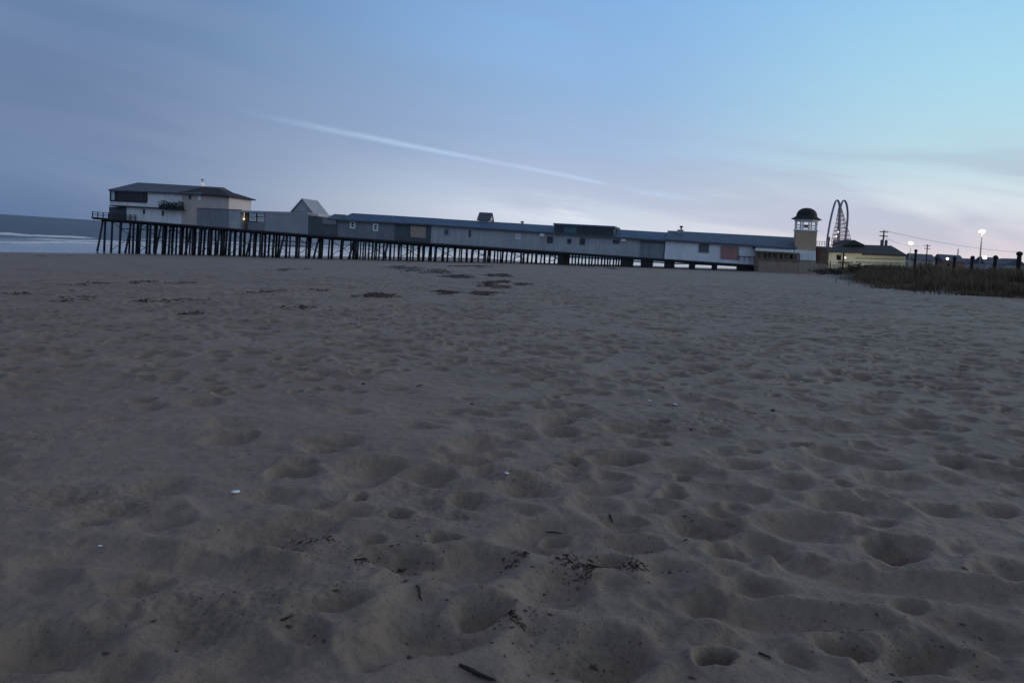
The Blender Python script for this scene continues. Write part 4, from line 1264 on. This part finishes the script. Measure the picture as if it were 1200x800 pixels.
house(1072, 1098, 297.5, 270, 'farwall2', 'farroof', 'distant buff house with a low roof between the two leftmost street lamps')
house(1106, 1131, 298.5, 300, 'orange', 'farroof', 'distant dull orange house behind the dune posts')
house(1133, 1150, 303.0, 330, 'farwall', 'farroof', 'distant grey house left of the tall lamp pole', gable=True)
house(1156, 1177, 301.5, 280, 'farwall', 'farroof', 'distant grey house right of the tall lamp pole')
house(1179, 1204, 303.0, 260, 'farwall', 'farroof', 'distant grey gabled house at the right edge of the photo', gable=True)
house(1046, 1069, 296.0, 240, 'farwall2', 'farroof', 'distant buff gabled house behind the end of the yellow building', gable=True)
c_ = at_depth(1123, 291.5, 310)
mb = MB()
for dx in (-.5, .5):
    mb.tube([(c_.x + dx * 1.3, 310, 1.5), (c_.x + dx * .2, 310, c_.z)], .10, 5)
for i in range(8):
    z0 = 1.5 + (c_.z - 1.5) * i / 8; z1 = 1.5 + (c_.z - 1.5) * (i + 1) / 8
    s_ = 1 if i % 2 else -1
    mb.tube([(c_.x + s_ * .6 * (1 - i / 9), 310, z0), (c_.x - s_ * .6 * (1 - i / 9), 310, z1)], .06, 4)
tag(mb.build('lattice_mast', 'pink', None, False, (c_.x, 310, 1.75)), 'thin reddish lattice mast above the dull orange house', 'mast')

# ------------------------------------------------------------------ dune posts
labs = ['tallest rounded dune post at the right edge of the photo', 'dark rounded dune post right of the tall lamp pole, second from the right edge',
        'dark dune post just left of the tall lamp pole', 'dark dune post right of the smallest low lamp, before the orange house',
        'slim dark dune post left of the smallest low lamp', 'dark dune post just right of the lamp beside the yellow building']
for i, (px, yt, yb, Y) in enumerate(((1195, 294.5, 322, 49.6), (1167, 299, 318, 54), (1140, 299.6, 317, 59), (1119, 300.4, 316, 63.6), (1098, 301.2, 315, 68.7), (1073.5, 292, 308, 76))):
    c_ = at_depth(px, yt, Y); x = c_.x
    g = float(ground(x, Y)); r = [.15, .13, .125, .12, .115, .125][i]
    ln = random.uniform(-.05, .05)
    mb = MB(); mb.tube([(x - ln, Y, g - .4), (x - ln * .5, Y, (g + c_.z) / 2), (x, Y, c_.z - .28)], [r * 1.05, r, r * .92], 10)
    o = thing('dune_post', (x, Y, g), labs[i], 'post', 'dark posts along the dune crest')
    mb.build('shaft', 'post', o)
    MB().lathe((x, Y, c_.z - .26), [(r * .6, -.04), (r * 1.25, .02), (r * 1.3, .14), (r * .8, .23), (.02, .26)], 12).build('cap', 'post', o, True)

# ------------------------------------------------------------------ dune grass and shrubs
def grass():
    n = 260000
    y = 24 + 98 * rng.random(n) ** 1.5; s = rng.uniform(7, 31, n)
    x = (s + y * ST) / CT
    toe = np.interp(y, [0, 37, 44, 60, 120], [15.3, 15.3, 10.5, 10.5, 10.0])
    den = noise(x / 2.2, y / 2.2, 201) + 0.5 * noise(x / .7, y / .7, 202)
    edge = sstep(-1.6, 4.2, s - toe + 2.4 * noise(x / 2.6, y / 2.6, 203))
    fade = sstep(0.43, 0.51, x / y)
    keep = (rng.random(n) < np.clip(edge * (0.62 + 1.2 * den), 0.02 * (edge > 0.02), 1) * fade) & (s < 30)
    x, y, s = x[keep], y[keep], s[keep]; n = len(x)
    z = ground(x, y) - 0.03
    hgt = np.clip(rng.normal(0.78, 0.2, n) * (0.75 + 0.9 * noise(x / 2.5, y / 2.5, 205)), .2, 1.1) * (0.6 + 0.4 * sstep(0, 4, s - np.interp(y, [0, 37, 44, 60, 120], [15.3, 15.3, 10.5, 10.5, 10.0])))
    an = rng.uniform(0, 2 * math.pi, n); bend = rng.uniform(.1, .55, n) * hgt
    wid = rng.uniform(.010, .022, n)
    dx, dy = np.cos(an), np.sin(an); lean = bend * np.cos(an * 0 + rng.uniform(-.6, .6, n))
    px_, py_ = -dy * wid, dx * wid
    V = np.zeros((n, 5, 3))
    V[:, 0] = np.stack([x - px_, y - py_, z], -1); V[:, 1] = np.stack([x + px_, y + py_, z], -1)
    mx, my = x + dx * lean * .3, y + dy * lean * .3
    V[:, 2] = np.stack([mx + px_ * .8, my + py_ * .8, z + hgt * .6], -1); V[:, 3] = np.stack([mx - px_ * .8, my - py_ * .8, z + hgt * .6], -1)
    V[:, 4] = np.stack([x + dx * lean, y + dy * lean, z + hgt], -1)
    base = np.arange(n) * 5
    q = np.stack([base, base + 1, base + 2, base + 3], -1)
    t3 = np.stack([base + 3, base + 2, base + 4], -1)
    me = bpy.data.meshes.new('dune_grass')
    me.vertices.add(n * 5); me.vertices.foreach_set('co', V.astype(np.float32).ravel())
    loops = np.concatenate([q, t3], axis=1).astype(np.int32).ravel()
    me.loops.add(n * 7); me.loops.foreach_set('vertex_index', loops)
    me.polygons.add(n * 2)
    st = np.stack([np.arange(n) * 7, np.arange(n) * 7 + 4], -1).astype(np.int32).ravel()
    me.polygons.foreach_set('loop_start', st)
    me.update(calc_edges=True)
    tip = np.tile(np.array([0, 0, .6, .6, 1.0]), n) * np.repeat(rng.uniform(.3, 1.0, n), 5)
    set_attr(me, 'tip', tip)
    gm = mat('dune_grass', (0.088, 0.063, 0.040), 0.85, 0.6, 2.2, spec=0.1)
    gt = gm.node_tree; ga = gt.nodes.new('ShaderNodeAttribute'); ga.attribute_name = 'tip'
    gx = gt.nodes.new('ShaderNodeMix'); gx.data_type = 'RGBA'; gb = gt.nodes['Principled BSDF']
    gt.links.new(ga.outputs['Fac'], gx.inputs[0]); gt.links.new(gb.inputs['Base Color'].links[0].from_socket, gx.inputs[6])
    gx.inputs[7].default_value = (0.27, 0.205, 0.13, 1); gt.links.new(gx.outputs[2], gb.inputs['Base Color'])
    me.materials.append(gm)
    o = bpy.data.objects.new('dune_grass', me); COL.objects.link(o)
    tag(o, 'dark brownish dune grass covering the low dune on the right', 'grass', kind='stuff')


grass()


def shrub(px, py, Y, w, h, m, label, leafy=420, size=.10, twigs=26):
    c_ = at_depth(px, py, Y); g = float(ground(c_.x, Y))
    o = thing('beach_shrub', (c_.x, Y, g), label, 'shrub', 'shrubs on the dune')
    st = MB(); lf = MB()
    for i in range(twigs):
        an = random.uniform(0, 6.28); rr0 = random.random() ** .5
        tip = Vector((c_.x + math.cos(an) * rr0 * w / 2, Y + math.sin(an) * rr0 * w / 2 * .8, g + h * (1 - .55 * rr0 ** 2) * random.uniform(.7, 1.08)))
        b0 = Vector((c_.x + math.cos(an) * rr0 * w * .18, Y + math.sin(an) * rr0 * w * .15, g - .1))
        md = b0.lerp(tip, .5) + Vector((random.uniform(-.1, .1), random.uniform(-.1, .1), .1 * h))
        st.tube([b0, md, tip], [.022, .016, .007], 4)
        for k in range(leafy // twigs):
            q = b0.lerp(md, random.random()) if random.random() < .25 else md.lerp(tip, random.random() ** .7)
            q = q + Vector([random.gauss(0, .11 * w / 2), random.gauss(0, .11 * w / 2), random.gauss(0, .09 * h)])
            if q.z < g: q.z = g + .05
            v1 = Vector([random.gauss(0, 1) for _ in range(3)]).normalized() * size * random.uniform(.6, 1.3); v2 = Vector([random.gauss(0, 1) for _ in range(3)]).normalized() * size * .6
            lf.add([q - v1, q + v2, q + v1, q - v2], [(0, 1, 2, 3)])
    st.build('stem', 'bare', o)
    lf.build('foliage', m, o)


shrub(1004, 312, 86, 2.8, 1.25, 'leafg', 'rounded grey-green shrub before the yellow building, right of the signpost', 700, .11)
shrub(1020, 316, 80, 3.4, .8, 'leaf', 'dark spreading shrub on the dune below the yellow building', 800, .11)
shrub(966, 321, 98, 4.2, .75, 'leaf', 'low dark shrub at the dune foot, leftmost of the shrubs', 700, .10)
shrub(983, 323, 90, 4.4, .9, 'leaf', 'low dark mat of shrub at the dune foot, right of the leftmost one', 800, .10)
shrub(1086, 306, 74, 1.6, 1.5, 'bare', 'reddish bare-twigged shrub standing taller than the grass between two dune posts', 320, .06, 60)
shrub(1108, 312, 70, 2.0, 1.2, 'bare', 'small reddish shrub in the grass beneath the smallest low lamp', 260, .06, 40)
shrub(1052, 312, 72, 3.0, 1.0, 'leaf', 'dark shrub below the smaller lit street lamp at the roof end', 700, .10)
shrub(1165, 322, 52, 2.2, .95, 'leaf', 'dark shrub round the foot of the second dune post from the right', 420, .08)
shrub(1198, 324, 48, 2.4, 1.0, 'leaf', 'dark shrub round the foot of the tallest dune post', 420, .08)

# ------------------------------------------------------------------ wrack and litter on the sand
def seaweed(px, py, wpx, hpx, label, n=None, seed=0, sc=1.0, name='seaweed_clump', grp='seaweed washed up on the beach'):
    rs = random.Random(seed + px * 7 + py)
    p = hit_ground(px, py)
    k = (p - EYE).y / FPX
    w = wpx * k; dp = hit_ground(px, py - hpx / 2).y - hit_ground(px, py + hpx / 2).y
    mb = MB()
    n = n or int((34 + 8 * min(w * dp, 14)) * (0.22 if px < 400 else 1.15))
    ridge_a = rs.uniform(-.12, .12)
    cls = [(rs.uniform(-.42, .42), rs.gauss(0, .2)) for _ in range(rs.randint(4, 7))]
    cls += cls[:2]
    for i in range(n):
        cl = rs.choice(cls); q = cl[0] + rs.gauss(0, .10); e = cl[1] + rs.gauss(0, .10)
        x = p.x + q * w; y = p.y + (e + ridge_a * q) * dp - q * w * .1
        ln = rs.uniform(.18, .65) * (1 + w * .06) * sc; an = rs.gauss(0, .7)
        wd = rs.uniform(.012, .04) * sc
        hh = max(0, .11 * (1 - (q / .5) ** 2)) * rs.random() * min(1, .35 + w * .12) * sc
        L = []; m = 5
        cx, cy = x, y
        for j in range(m + 1):
            z = sandz(cx, cy) + .012 * sc + hh * (1 - abs(j / m * 2 - 1)) + rs.uniform(0, .02) * sc
            sx, sy = -math.sin(an) * wd * (1 - .6 * abs(j / m * 2 - 1)), math.cos(an) * wd * (1 - .6 * abs(j / m * 2 - 1))
            tw_ = rs.uniform(-.03, .05) * sc
            L.append((Vector((cx - sx, cy - sy, z - .004)), Vector((cx + sx, cy + sy, z + tw_ * .6 + .004))))
            an += rs.gauss(0, .45); cx += math.cos(an) * ln / m; cy += math.sin(an) * ln / m
        vs = [v for ab in L for v in ab]
        mb.add(vs, [(2 * j, 2 * j + 2, 2 * j + 3, 2 * j + 1) for j in range(m)])
    o = mb.build(name, 'weed', None, False, (p.x, p.y, sandz(p.x, p.y)))
    tag(o, label, 'seaweed', grp)


for a_ in ((500, 318, 70, 8, 'long straggling seaweed streak, the longest of the dark wrack in mid-beach'),
           (535, 325, 50, 6, 'right tail of the long seaweed streak in mid-beach'),
           (572, 333, 42, 8, 'densest reddish-black seaweed heap in the middle of the wrack'),
           (580, 322.5, 30, 4, 'thin seaweed strip above the densest heap'),
           (518, 342, 30, 5, 'small seaweed patch left of and below the densest heap'),
           (556, 344, 34, 6, 'dark seaweed patch just below the densest heap'),
           (430, 347, 56, 6, 'flat reddish seaweed patch left of the main wrack'),
           (608, 333.5, 12, 3, 'tiny seaweed tuft right of the densest heap'),
           (475, 314, 60, 5, 'faint thin seaweed scatter behind the long streak'),
           (545, 312, 60, 4, 'faint seaweed line nearest the pilings'),
           (700, 312.5, 36, 3, 'faint seaweed line below the glazed dormer'),
           (335, 316.5, 36, 4, 'greenish-black seaweed patch below the gabled pavilion'),
           (318, 342, 50, 6, 'wispy seaweed patch below the low grey hall'),
           (345, 360, 34, 7, 'scattered seaweed bits, lowest of the patches left of centre'),
           (368, 340, 16, 3, 'small dark seaweed tuft left of the flat reddish patch'),
           (110, 333, 40, 5, 'dark seaweed patch below the seaward building'),
           (57, 352, 40, 9, 'seaweed patch nearest the left edge of the beach'),
           (168, 331, 26, 4, 'thin seaweed patch, left one of a pair below the end pilings'),
           (205, 332, 22, 4, 'thin seaweed patch, right one of a pair below the end pilings'),
           (155, 353.5, 20, 5, 'small ragged seaweed tuft on the left beach'),
           (216, 367.5, 24, 4, 'lone seaweed strip lowest on the left beach'),
           (15, 344, 26, 4, 'seaweed strip touching the left edge of the photo'),
           (215, 352, 40, 4, 'very thin scattered seaweed line above the lone strip'),
           (60, 300.5, 40, 2.4, 'seaweed line at the water edge left of the pier')):
    seaweed(*a_)
for (px, py, w, h, n, lab) in ((676, 668, 60, 34, 110, 'brown crumbled seaweed scraps in the foreground sand, the largest near patch'),
                               (548, 520, 0, 0, 0, ''), (735, 664, 60, 18, 60, 'dark seaweed scraps right of the largest near patch'),
                               (600, 655, 36, 16, 30, 'few seaweed scraps left of the largest near patch'),
                               (440, 655, 60, 14, 36, 'thin seaweed scraps left of centre in the foreground'),
                               (672, 488, 46, 12, 40, 'seaweed scraps lying in a round dent in mid-sand'),
                               (610, 722, 36, 18, 34, 'seaweed scraps near the bottom of the photo, above the dark stick'),
                               (365, 632, 60, 12, 26, 'thin seaweed scraps below the white shell fragment')):
    if not n: continue
    seaweed(px, py, w, h, lab, int(n * .8), 5, 0.055, 'seaweed_scraps', 'seaweed scraps in the foreground')


def debris():
    C_ = [(665, 680, .28), (560, 705, .25), (430, 652, .25), (1060, 648, .25), (1080, 765, .35), (820, 612, .22), (705, 765, .3), (990, 750, .25), (610, 735, .22), (690, 655, .2),
          (672, 486, .25), (365, 630, .3), (620, 565, .25), (500, 650, .2), (650, 440, .7), (880, 470, .8), (300, 690, .4), (540, 600, .3), (780, 640, .3)]
    mb = MB(); rs = random.Random(3)
    def flake(x, y, L):
        z = sandz(x, y); an = rs.uniform(0, 6.28); w_ = L * rs.uniform(.2, .55)
        ax = Vector((math.cos(an), math.sin(an), rs.uniform(-.2, .3))) * L; bx = Vector((-math.sin(an), math.cos(an), rs.uniform(-.3, .3))) * w_
        c_ = Vector((x, y, z + .003)); up = Vector((0, 0, L * .25))
        mb.add([c_ - ax, c_ - bx, c_ + ax * .8, c_ + bx, c_ + up], [(0, 1, 4), (1, 2, 4), (2, 3, 4), (3, 0, 4), (3, 2, 1, 0)])
    for (px, py, r_) in C_:
        p = hit_ground(px, py)
        for _ in range(int(240 * r_)):
            flake(p.x + rs.gauss(0, r_ * .6), p.y + rs.gauss(0, r_ * .6), rs.uniform(.003, .012) * (2.2 if rs.random() < .1 else 1))
    for _ in range(900):
        R_ = math.sqrt(rs.uniform(5, 400)); a_ = rs.uniform(-.85, .85)
        flake(R_ * math.sin(a_), R_ * math.cos(a_), rs.uniform(.003, .010) * (1 + R_ / 14))
    tag(mb.build('beach_debris', 'weed'), 'tiny dark bits of weed and wood strewn over the trampled sand', 'debris', kind='stuff')


debris()


def twig(px, py, dx, dy, r, label):
    p = hit_ground(px, py, sandz); q = hit_ground(px + dx, py + dy, sandz)
    pts = []
    for i in range(6):
        t = i / 5
        c_ = p.lerp(q, t); c_.z = sandz(c_.x, c_.y) + r * .7 + .004 * math.sin(t * 3.1)
        c_.x += random.uniform(-1, 1) * r * 1.1
        pts.append(c_)
    mb = MB(); mb.tube(pts, [r * .7, r, r * 1.1, r * .9, r * .8, r * .35], 7)
    tag(mb.build('twig', 'stick', None, True, tuple(p)), label, 'twig', 'twigs on the sand')


twig(540, 780, 42, 18, .008, 'thick black stick at the bottom of the photo, the largest stick')
twig(488, 686, 6, 18, .005, 'thin upright twig left of the dark seaweed scraps in the foreground')
twig(715, 603, 2, 9, .006, 'short twig right of centre, above the near seaweed scraps')
twig(488, 453, 8, -2, .006, 'small twig far out in mid-sand, left of centre')
twig(640, 623, 24, 2, .0035, 'thin flat twig lying across the sand at centre')
twig(330, 727, 14, -6, .005, 'short twig at lower left of centre')
twig(890, 765, 14, 7, .005, 'short twig at lower right near the black hollow')


def pebble(px, py, rpx, label, m='stone', flat=.6):
    p = hit_ground(px, py, sandz); k = (p - EYE).length / FPX; r = rpx * k
    mb = MB(); n = 9; prof = [(.06, -.55), (.7, -.42), (1.0, -.05), (.85, .35), (.45, .58), (.05, .66)]
    rs = random.Random(px + py)
    vs = []; fs = []
    st = rs.uniform(.6, 1.0); ph = rs.uniform(0, 3)
    for (a_, z) in prof:
        for j in range(n):
            an = 2 * math.pi * j / n
            q = r * a_ * rs.uniform(.88, 1.12)
            u, v = q * math.cos(an), q * math.sin(an) * st
            vs.append((p.x + u * math.cos(ph) - v * math.sin(ph), p.y + u * math.sin(ph) + v * math.cos(ph), p.z + r * .3 + z * r * flat))
    for i in range(len(prof) - 1):
        for j in range(n):
            j2 = (j + 1) % n
            fs.append((i * n + j, i * n + j2, (i + 1) * n + j2, (i + 1) * n + j))
    fs.append(tuple(range(n - 1, -1, -1))); fs.append(tuple((len(prof) - 1) * n + j for j in range(n)))
    mb.add(vs, fs)
    o = mb.build('pebble' if m == 'stone' else 'shell', m, None, True, tuple(p))
    tag(o, label, 'pebble' if m == 'stone' else 'shell', 'dark pebbles on the sand' if m == 'stone' else 'white shells and scraps on the sand')


for (px, py, r, lab) in ((906, 481, 2.6, 'round black pebble in the right mid-sand'), (426, 450, 2.4, 'black pebble left of centre in mid-sand'),
                         (553, 474, 2.4, 'black pebble at centre in mid-sand'), (810, 503, 1.8, 'tiny black pebble left of the round black one'),
                         (480, 771, 3.2, 'dark pebble left of the black stick at the bottom'), (675, 546, 2.0, 'tiny dark pebble at centre, left of a deep dent'),
                         (778, 455, 2.0, 'small dark pebble above the white scraps right of centre'), (785, 671, 2.6, 'dark pebble right of the near seaweed scraps'),
                         (380, 751, 3.0, 'dark pebble at the lower left of centre'), (605, 657, 3.6, 'dark pebble above the seaweed scraps at centre')):
    pebble(px, py, r, lab)
for (px, py, r, lab) in ((276, 577.5, 5.2, 'largest white shell fragment, alone on the left sand'), (791, 474.5, 3.2, 'white shell scrap right of centre, right one of a pair'),
                         (761, 470, 2.4, 'white shell scrap right of centre, left one of a pair'), (939, 448, 2.0, 'tiny white shell far to the right in mid-sand'),
                         (594, 555, 3.2, 'thin white scrap at centre above a wide dent'), (117, 640, 2.2, 'faint white shell at lower left')):
    pebble(px, py, r, lab, 'paper', .35)

# ------------------------------------------------------------------ dusk sky
GLOW = rad(86)
w = bpy.data.worlds.new('World'); SC.world = w; w.use_nodes = True
nt = w.node_tree; N = nt.nodes; Lk = nt.links
N.clear()
tc = N.new('ShaderNodeTexCoord')
sx = N.new('ShaderNodeSeparateXYZ'); Lk.new(tc.outputs['Generated'], sx.inputs[0])


def mth(op, a_, b_=None, c_=None, clamp=False):
    n = N.new('ShaderNodeMath'); n.operation = op; n.use_clamp = clamp
    for i, v in enumerate((a_, b_, c_)):
        if v is None: continue
        if isinstance(v, (int, float)): n.inputs[i].default_value = v
        else: Lk.new(v, n.inputs[i])
    return n.outputs[0]


def mrg(v, a_, b_, c_=0.0, d_=1.0, smooth=True):
    n = N.new('ShaderNodeMapRange'); n.interpolation_type = 'SMOOTHSTEP' if smooth else 'LINEAR'
    n.inputs[1].default_value = a_; n.inputs[2].default_value = b_; n.inputs[3].default_value = c_; n.inputs[4].default_value = d_
    Lk.new(v, n.inputs[0]); return n.outputs[0]


def ramp(v, stops):
    n = N.new('ShaderNodeValToRGB'); e = n.color_ramp.elements
    while len(e) < len(stops): e.new(0.5)
    for i, (p, c_) in enumerate(stops):
        e[i].position = p; e[i].color = lin(c_) + (1,)
    Lk.new(v, n.inputs[0]); return n.outputs[0]


def cmix(f, a_, b_):
    n = N.new('ShaderNodeMix'); n.data_type = 'RGBA'
    if isinstance(f, (int, float)): n.inputs[0].default_value = f
    else: Lk.new(f, n.inputs[0])
    for v, i in ((a_, 6), (b_, 7)):
        if isinstance(v, tuple): n.inputs[i].default_value = lin(v) + (1,)
        else: Lk.new(v, n.inputs[i])
    return n.outputs[2]


azi = mth('ARCTAN2', sx.outputs[0], sx.outputs[1])
el = mth('ARCSINE', sx.outputs[2])
eld = mth('MULTIPLY', el, 180 / math.pi)
azd = mth('MULTIPLY', azi, 180 / math.pi)
cg = mth('COSINE', mth('SUBTRACT', azi, GLOW))
tt = mrg(cg, -0.515, 0.63, 0, 1, False)
e01 = mth('DIVIDE', eld, 90.0, clamp=True)
d90 = 1 / 90
Lr = ramp(e01, [(0, (92, 113, 147)), (3 * d90, (102, 124, 157)), (8 * d90, (101, 121, 154)), (14 * d90, (95, 120, 157)), (22 * d90, (88, 114, 154)), (42 * d90, (104, 116, 140)), (1, (128, 133, 148))])
Mr = ramp(e01, [(0, (203, 205, 213)), (3 * d90, (190, 200, 215)), (7 * d90, (156, 178, 208)), (12 * d90, (138, 172, 210)), (19 * d90, (124, 167, 214)), (25 * d90, (126, 162, 206)), (42 * d90, (132, 146, 172)), (1, (128, 133, 148))])
Rr = ramp(e01, [(0, (222, 204, 202)), (2.5 * d90, (212, 204, 210)), (5 * d90, (200, 211, 218)), (8 * d90, (176, 206, 216)), (13 * d90, (160, 203, 222)), (19 * d90, (143, 192, 224)), (26 * d90, (144, 186, 218)), (42 * d90, (142, 156, 178)), (1, (128, 133, 148))])
f1 = mrg(tt, 0.0, 0.58); f2 = mrg(tt, 0.58, 1.0)
sky = cmix(f2, cmix(f1, Lr, Mr), Rr)
# drawn-out cirrus: lavender veils slanting down to the right, paler breaks between them
slant = mth('ADD', eld, mth('MULTIPLY', azd, 0.125))
cv = N.new('ShaderNodeCombineXYZ')
Lk.new(mth('MULTIPLY', azd, 0.035), cv.inputs[0]); Lk.new(mth('MULTIPLY', slant, 0.26), cv.inputs[1])


def wnoise(scale, det, dist=0.0, off=0.0):
    n = N.new('ShaderNodeTexNoise'); n.inputs['Scale'].default_value = scale; n.inputs['Detail'].default_value = det
    n.inputs['Roughness'].default_value = 0.5; n.inputs['Distortion'].default_value = dist
    mp = N.new('ShaderNodeMapping'); mp.inputs['Location'].default_value = (off, off * .7, off * .3)
    Lk.new(cv.outputs[0], mp.inputs[0]); Lk.new(mp.outputs[0], n.inputs['Vector'])
    return n.outputs['Fac']


veil = mrg(wnoise(1.1, 5, 0.5, 2.0), 0.42, 0.60)
low = mth('MULTIPLY', mrg(eld, 12.5, 5.0), mrg(eld, 0.5, 2.5))
lav = mth('MULTIPLY', mth('MULTIPLY', veil, low), mth('ADD', mth('MULTIPLY', tt, 0.50), 0.06))
sky = cmix(lav, sky, (156, 165, 190))
brk = mrg(wnoise(1.5, 5, 0.5, 7.3), 0.44, 0.62)
lowb = mth('MULTIPLY', mth('MULTIPLY', mrg(eld, 7.0, 3.2), mrg(eld, 0.3, 1.5)), mth('MULTIPLY', mrg(azd, -8, 6), mrg(azd, 34, 20)))
sky = cmix(mth('MULTIPLY', mth('MULTIPLY', brk, lowb), 0.75), sky, (214, 222, 232))
# high thin veil towards the upper left
hv = mth('MULTIPLY', mth('MULTIPLY', mrg(wnoise(0.6, 3, 0.3, 4.1), 0.42, 0.65), mrg(eld, 4, 9)), mrg(azd, 16, -12))
sky = cmix(mth('MULTIPLY', hv, 0.30), sky, (128, 146, 178))
# the contrail: a great circle through two sky directions
dA, dB = ray(300, 135), ray(712, 216)
nrm = dA.cross(dB).normalized()
mid = (dA + dB).normalized(); along = nrm.cross(mid).normalized()


def dot(v):
    n = N.new('ShaderNodeVectorMath'); n.operation = 'DOT_PRODUCT'
    Lk.new(tc.outputs['Generated'], n.inputs[0]); n.inputs[1].default_value = tuple(v); return n.outputs['Value']


pos = mth('MULTIPLY', dot(along), 180 / math.pi)
half = math.degrees(math.acos(max(-1, min(1, dA.dot(dB))))) / 2
off = mth('ABSOLUTE', mth('ADD', mth('MULTIPLY', dot(nrm), 180 / math.pi), mth('MULTIPLY', mth('SUBTRACT', wnoise(2.2, 3, 0, 1.0), 0.5), 0.25)))
sgn = 1 if along.dot(dB) > 0 else -1
q = mth('MULTIPLY', pos, sgn / half)
wd = mth('ADD', 0.34, mth('ADD', mth('MULTIPLY', mrg(q, -1, 1), -0.12), mth('MULTIPLY', mrg(q, 1.0, 1.5), 0.30)))
trail = mth('SUBTRACT', 1.0, mth('DIVIDE', off, wd), clamp=True)
trail = mth('MULTIPLY', mth('MULTIPLY', trail, mrg(q, -1.15, -0.2)), mth('ADD', mrg(q, 1.04, 0.9), mth('MULTIPLY', mth('MULTIPLY', mrg(q, 0.95, 1.05), mrg(q, 1.75, 1.35)), mrg(wnoise(3.0, 4, 0.3, 9.0), 0.45, 0.62))))
trail = mth('MULTIPLY', trail, mrg(dot(mid), 0.5, 0.7))
trail = mth('MULTIPLY', trail, mrg(wnoise(4.0, 3, 0, 5.0), 0.2, 0.6, 0.5, 1.0))
sky = cmix(mth('MULTIPLY', trail, 0.46), sky, (186, 210, 240))
bg = N.new('ShaderNodeBackground'); Lk.new(sky, bg.inputs['Color']); bg.inputs['Strength'].default_value = 1.0
ns = N.new('ShaderNodeTexSky'); ns.sky_type = 'NISHITA'; ns.sun_disc = False
ns.sun_elevation = rad(-4.0); ns.sun_rotation = GLOW
bg2 = N.new('ShaderNodeBackground'); Lk.new(ns.outputs[0], bg2.inputs['Color']); bg2.inputs['Strength'].default_value = 0.05
adds = N.new('ShaderNodeAddShader'); Lk.new(bg.outputs[0], adds.inputs[0]); Lk.new(bg2.outputs[0], adds.inputs[1])
wo = N.new('ShaderNodeOutputWorld'); Lk.new(adds.outputs[0], wo.inputs['Surface'])

# last glow of the sun, already down: a very weak, very wide lamp
sl = bpy.data.lights.new('afterglow', 'SUN'); sl.energy = 0.50; sl.angle = rad(26); sl.color = (1.0, 0.82, 0.74)
so = bpy.data.objects.new('afterglow', sl); COL.objects.link(so)
sd = Vector((math.sin(rad(76)) * math.cos(rad(13)), math.cos(rad(76)) * math.cos(rad(13)), math.sin(rad(13))))
so.rotation_euler = sd.to_track_quat('Z', 'Y').to_euler()

SC.view_settings.view_transform = 'Standard'
SC.view_settings.look = 'None'
SC.view_settings.exposure = 0.2
SC.view_settings.gamma = 1.0
SC.view_settings.use_curve_mapping = False
SC.cycles.max_bounces = 5
print('piles', pile_n[0])
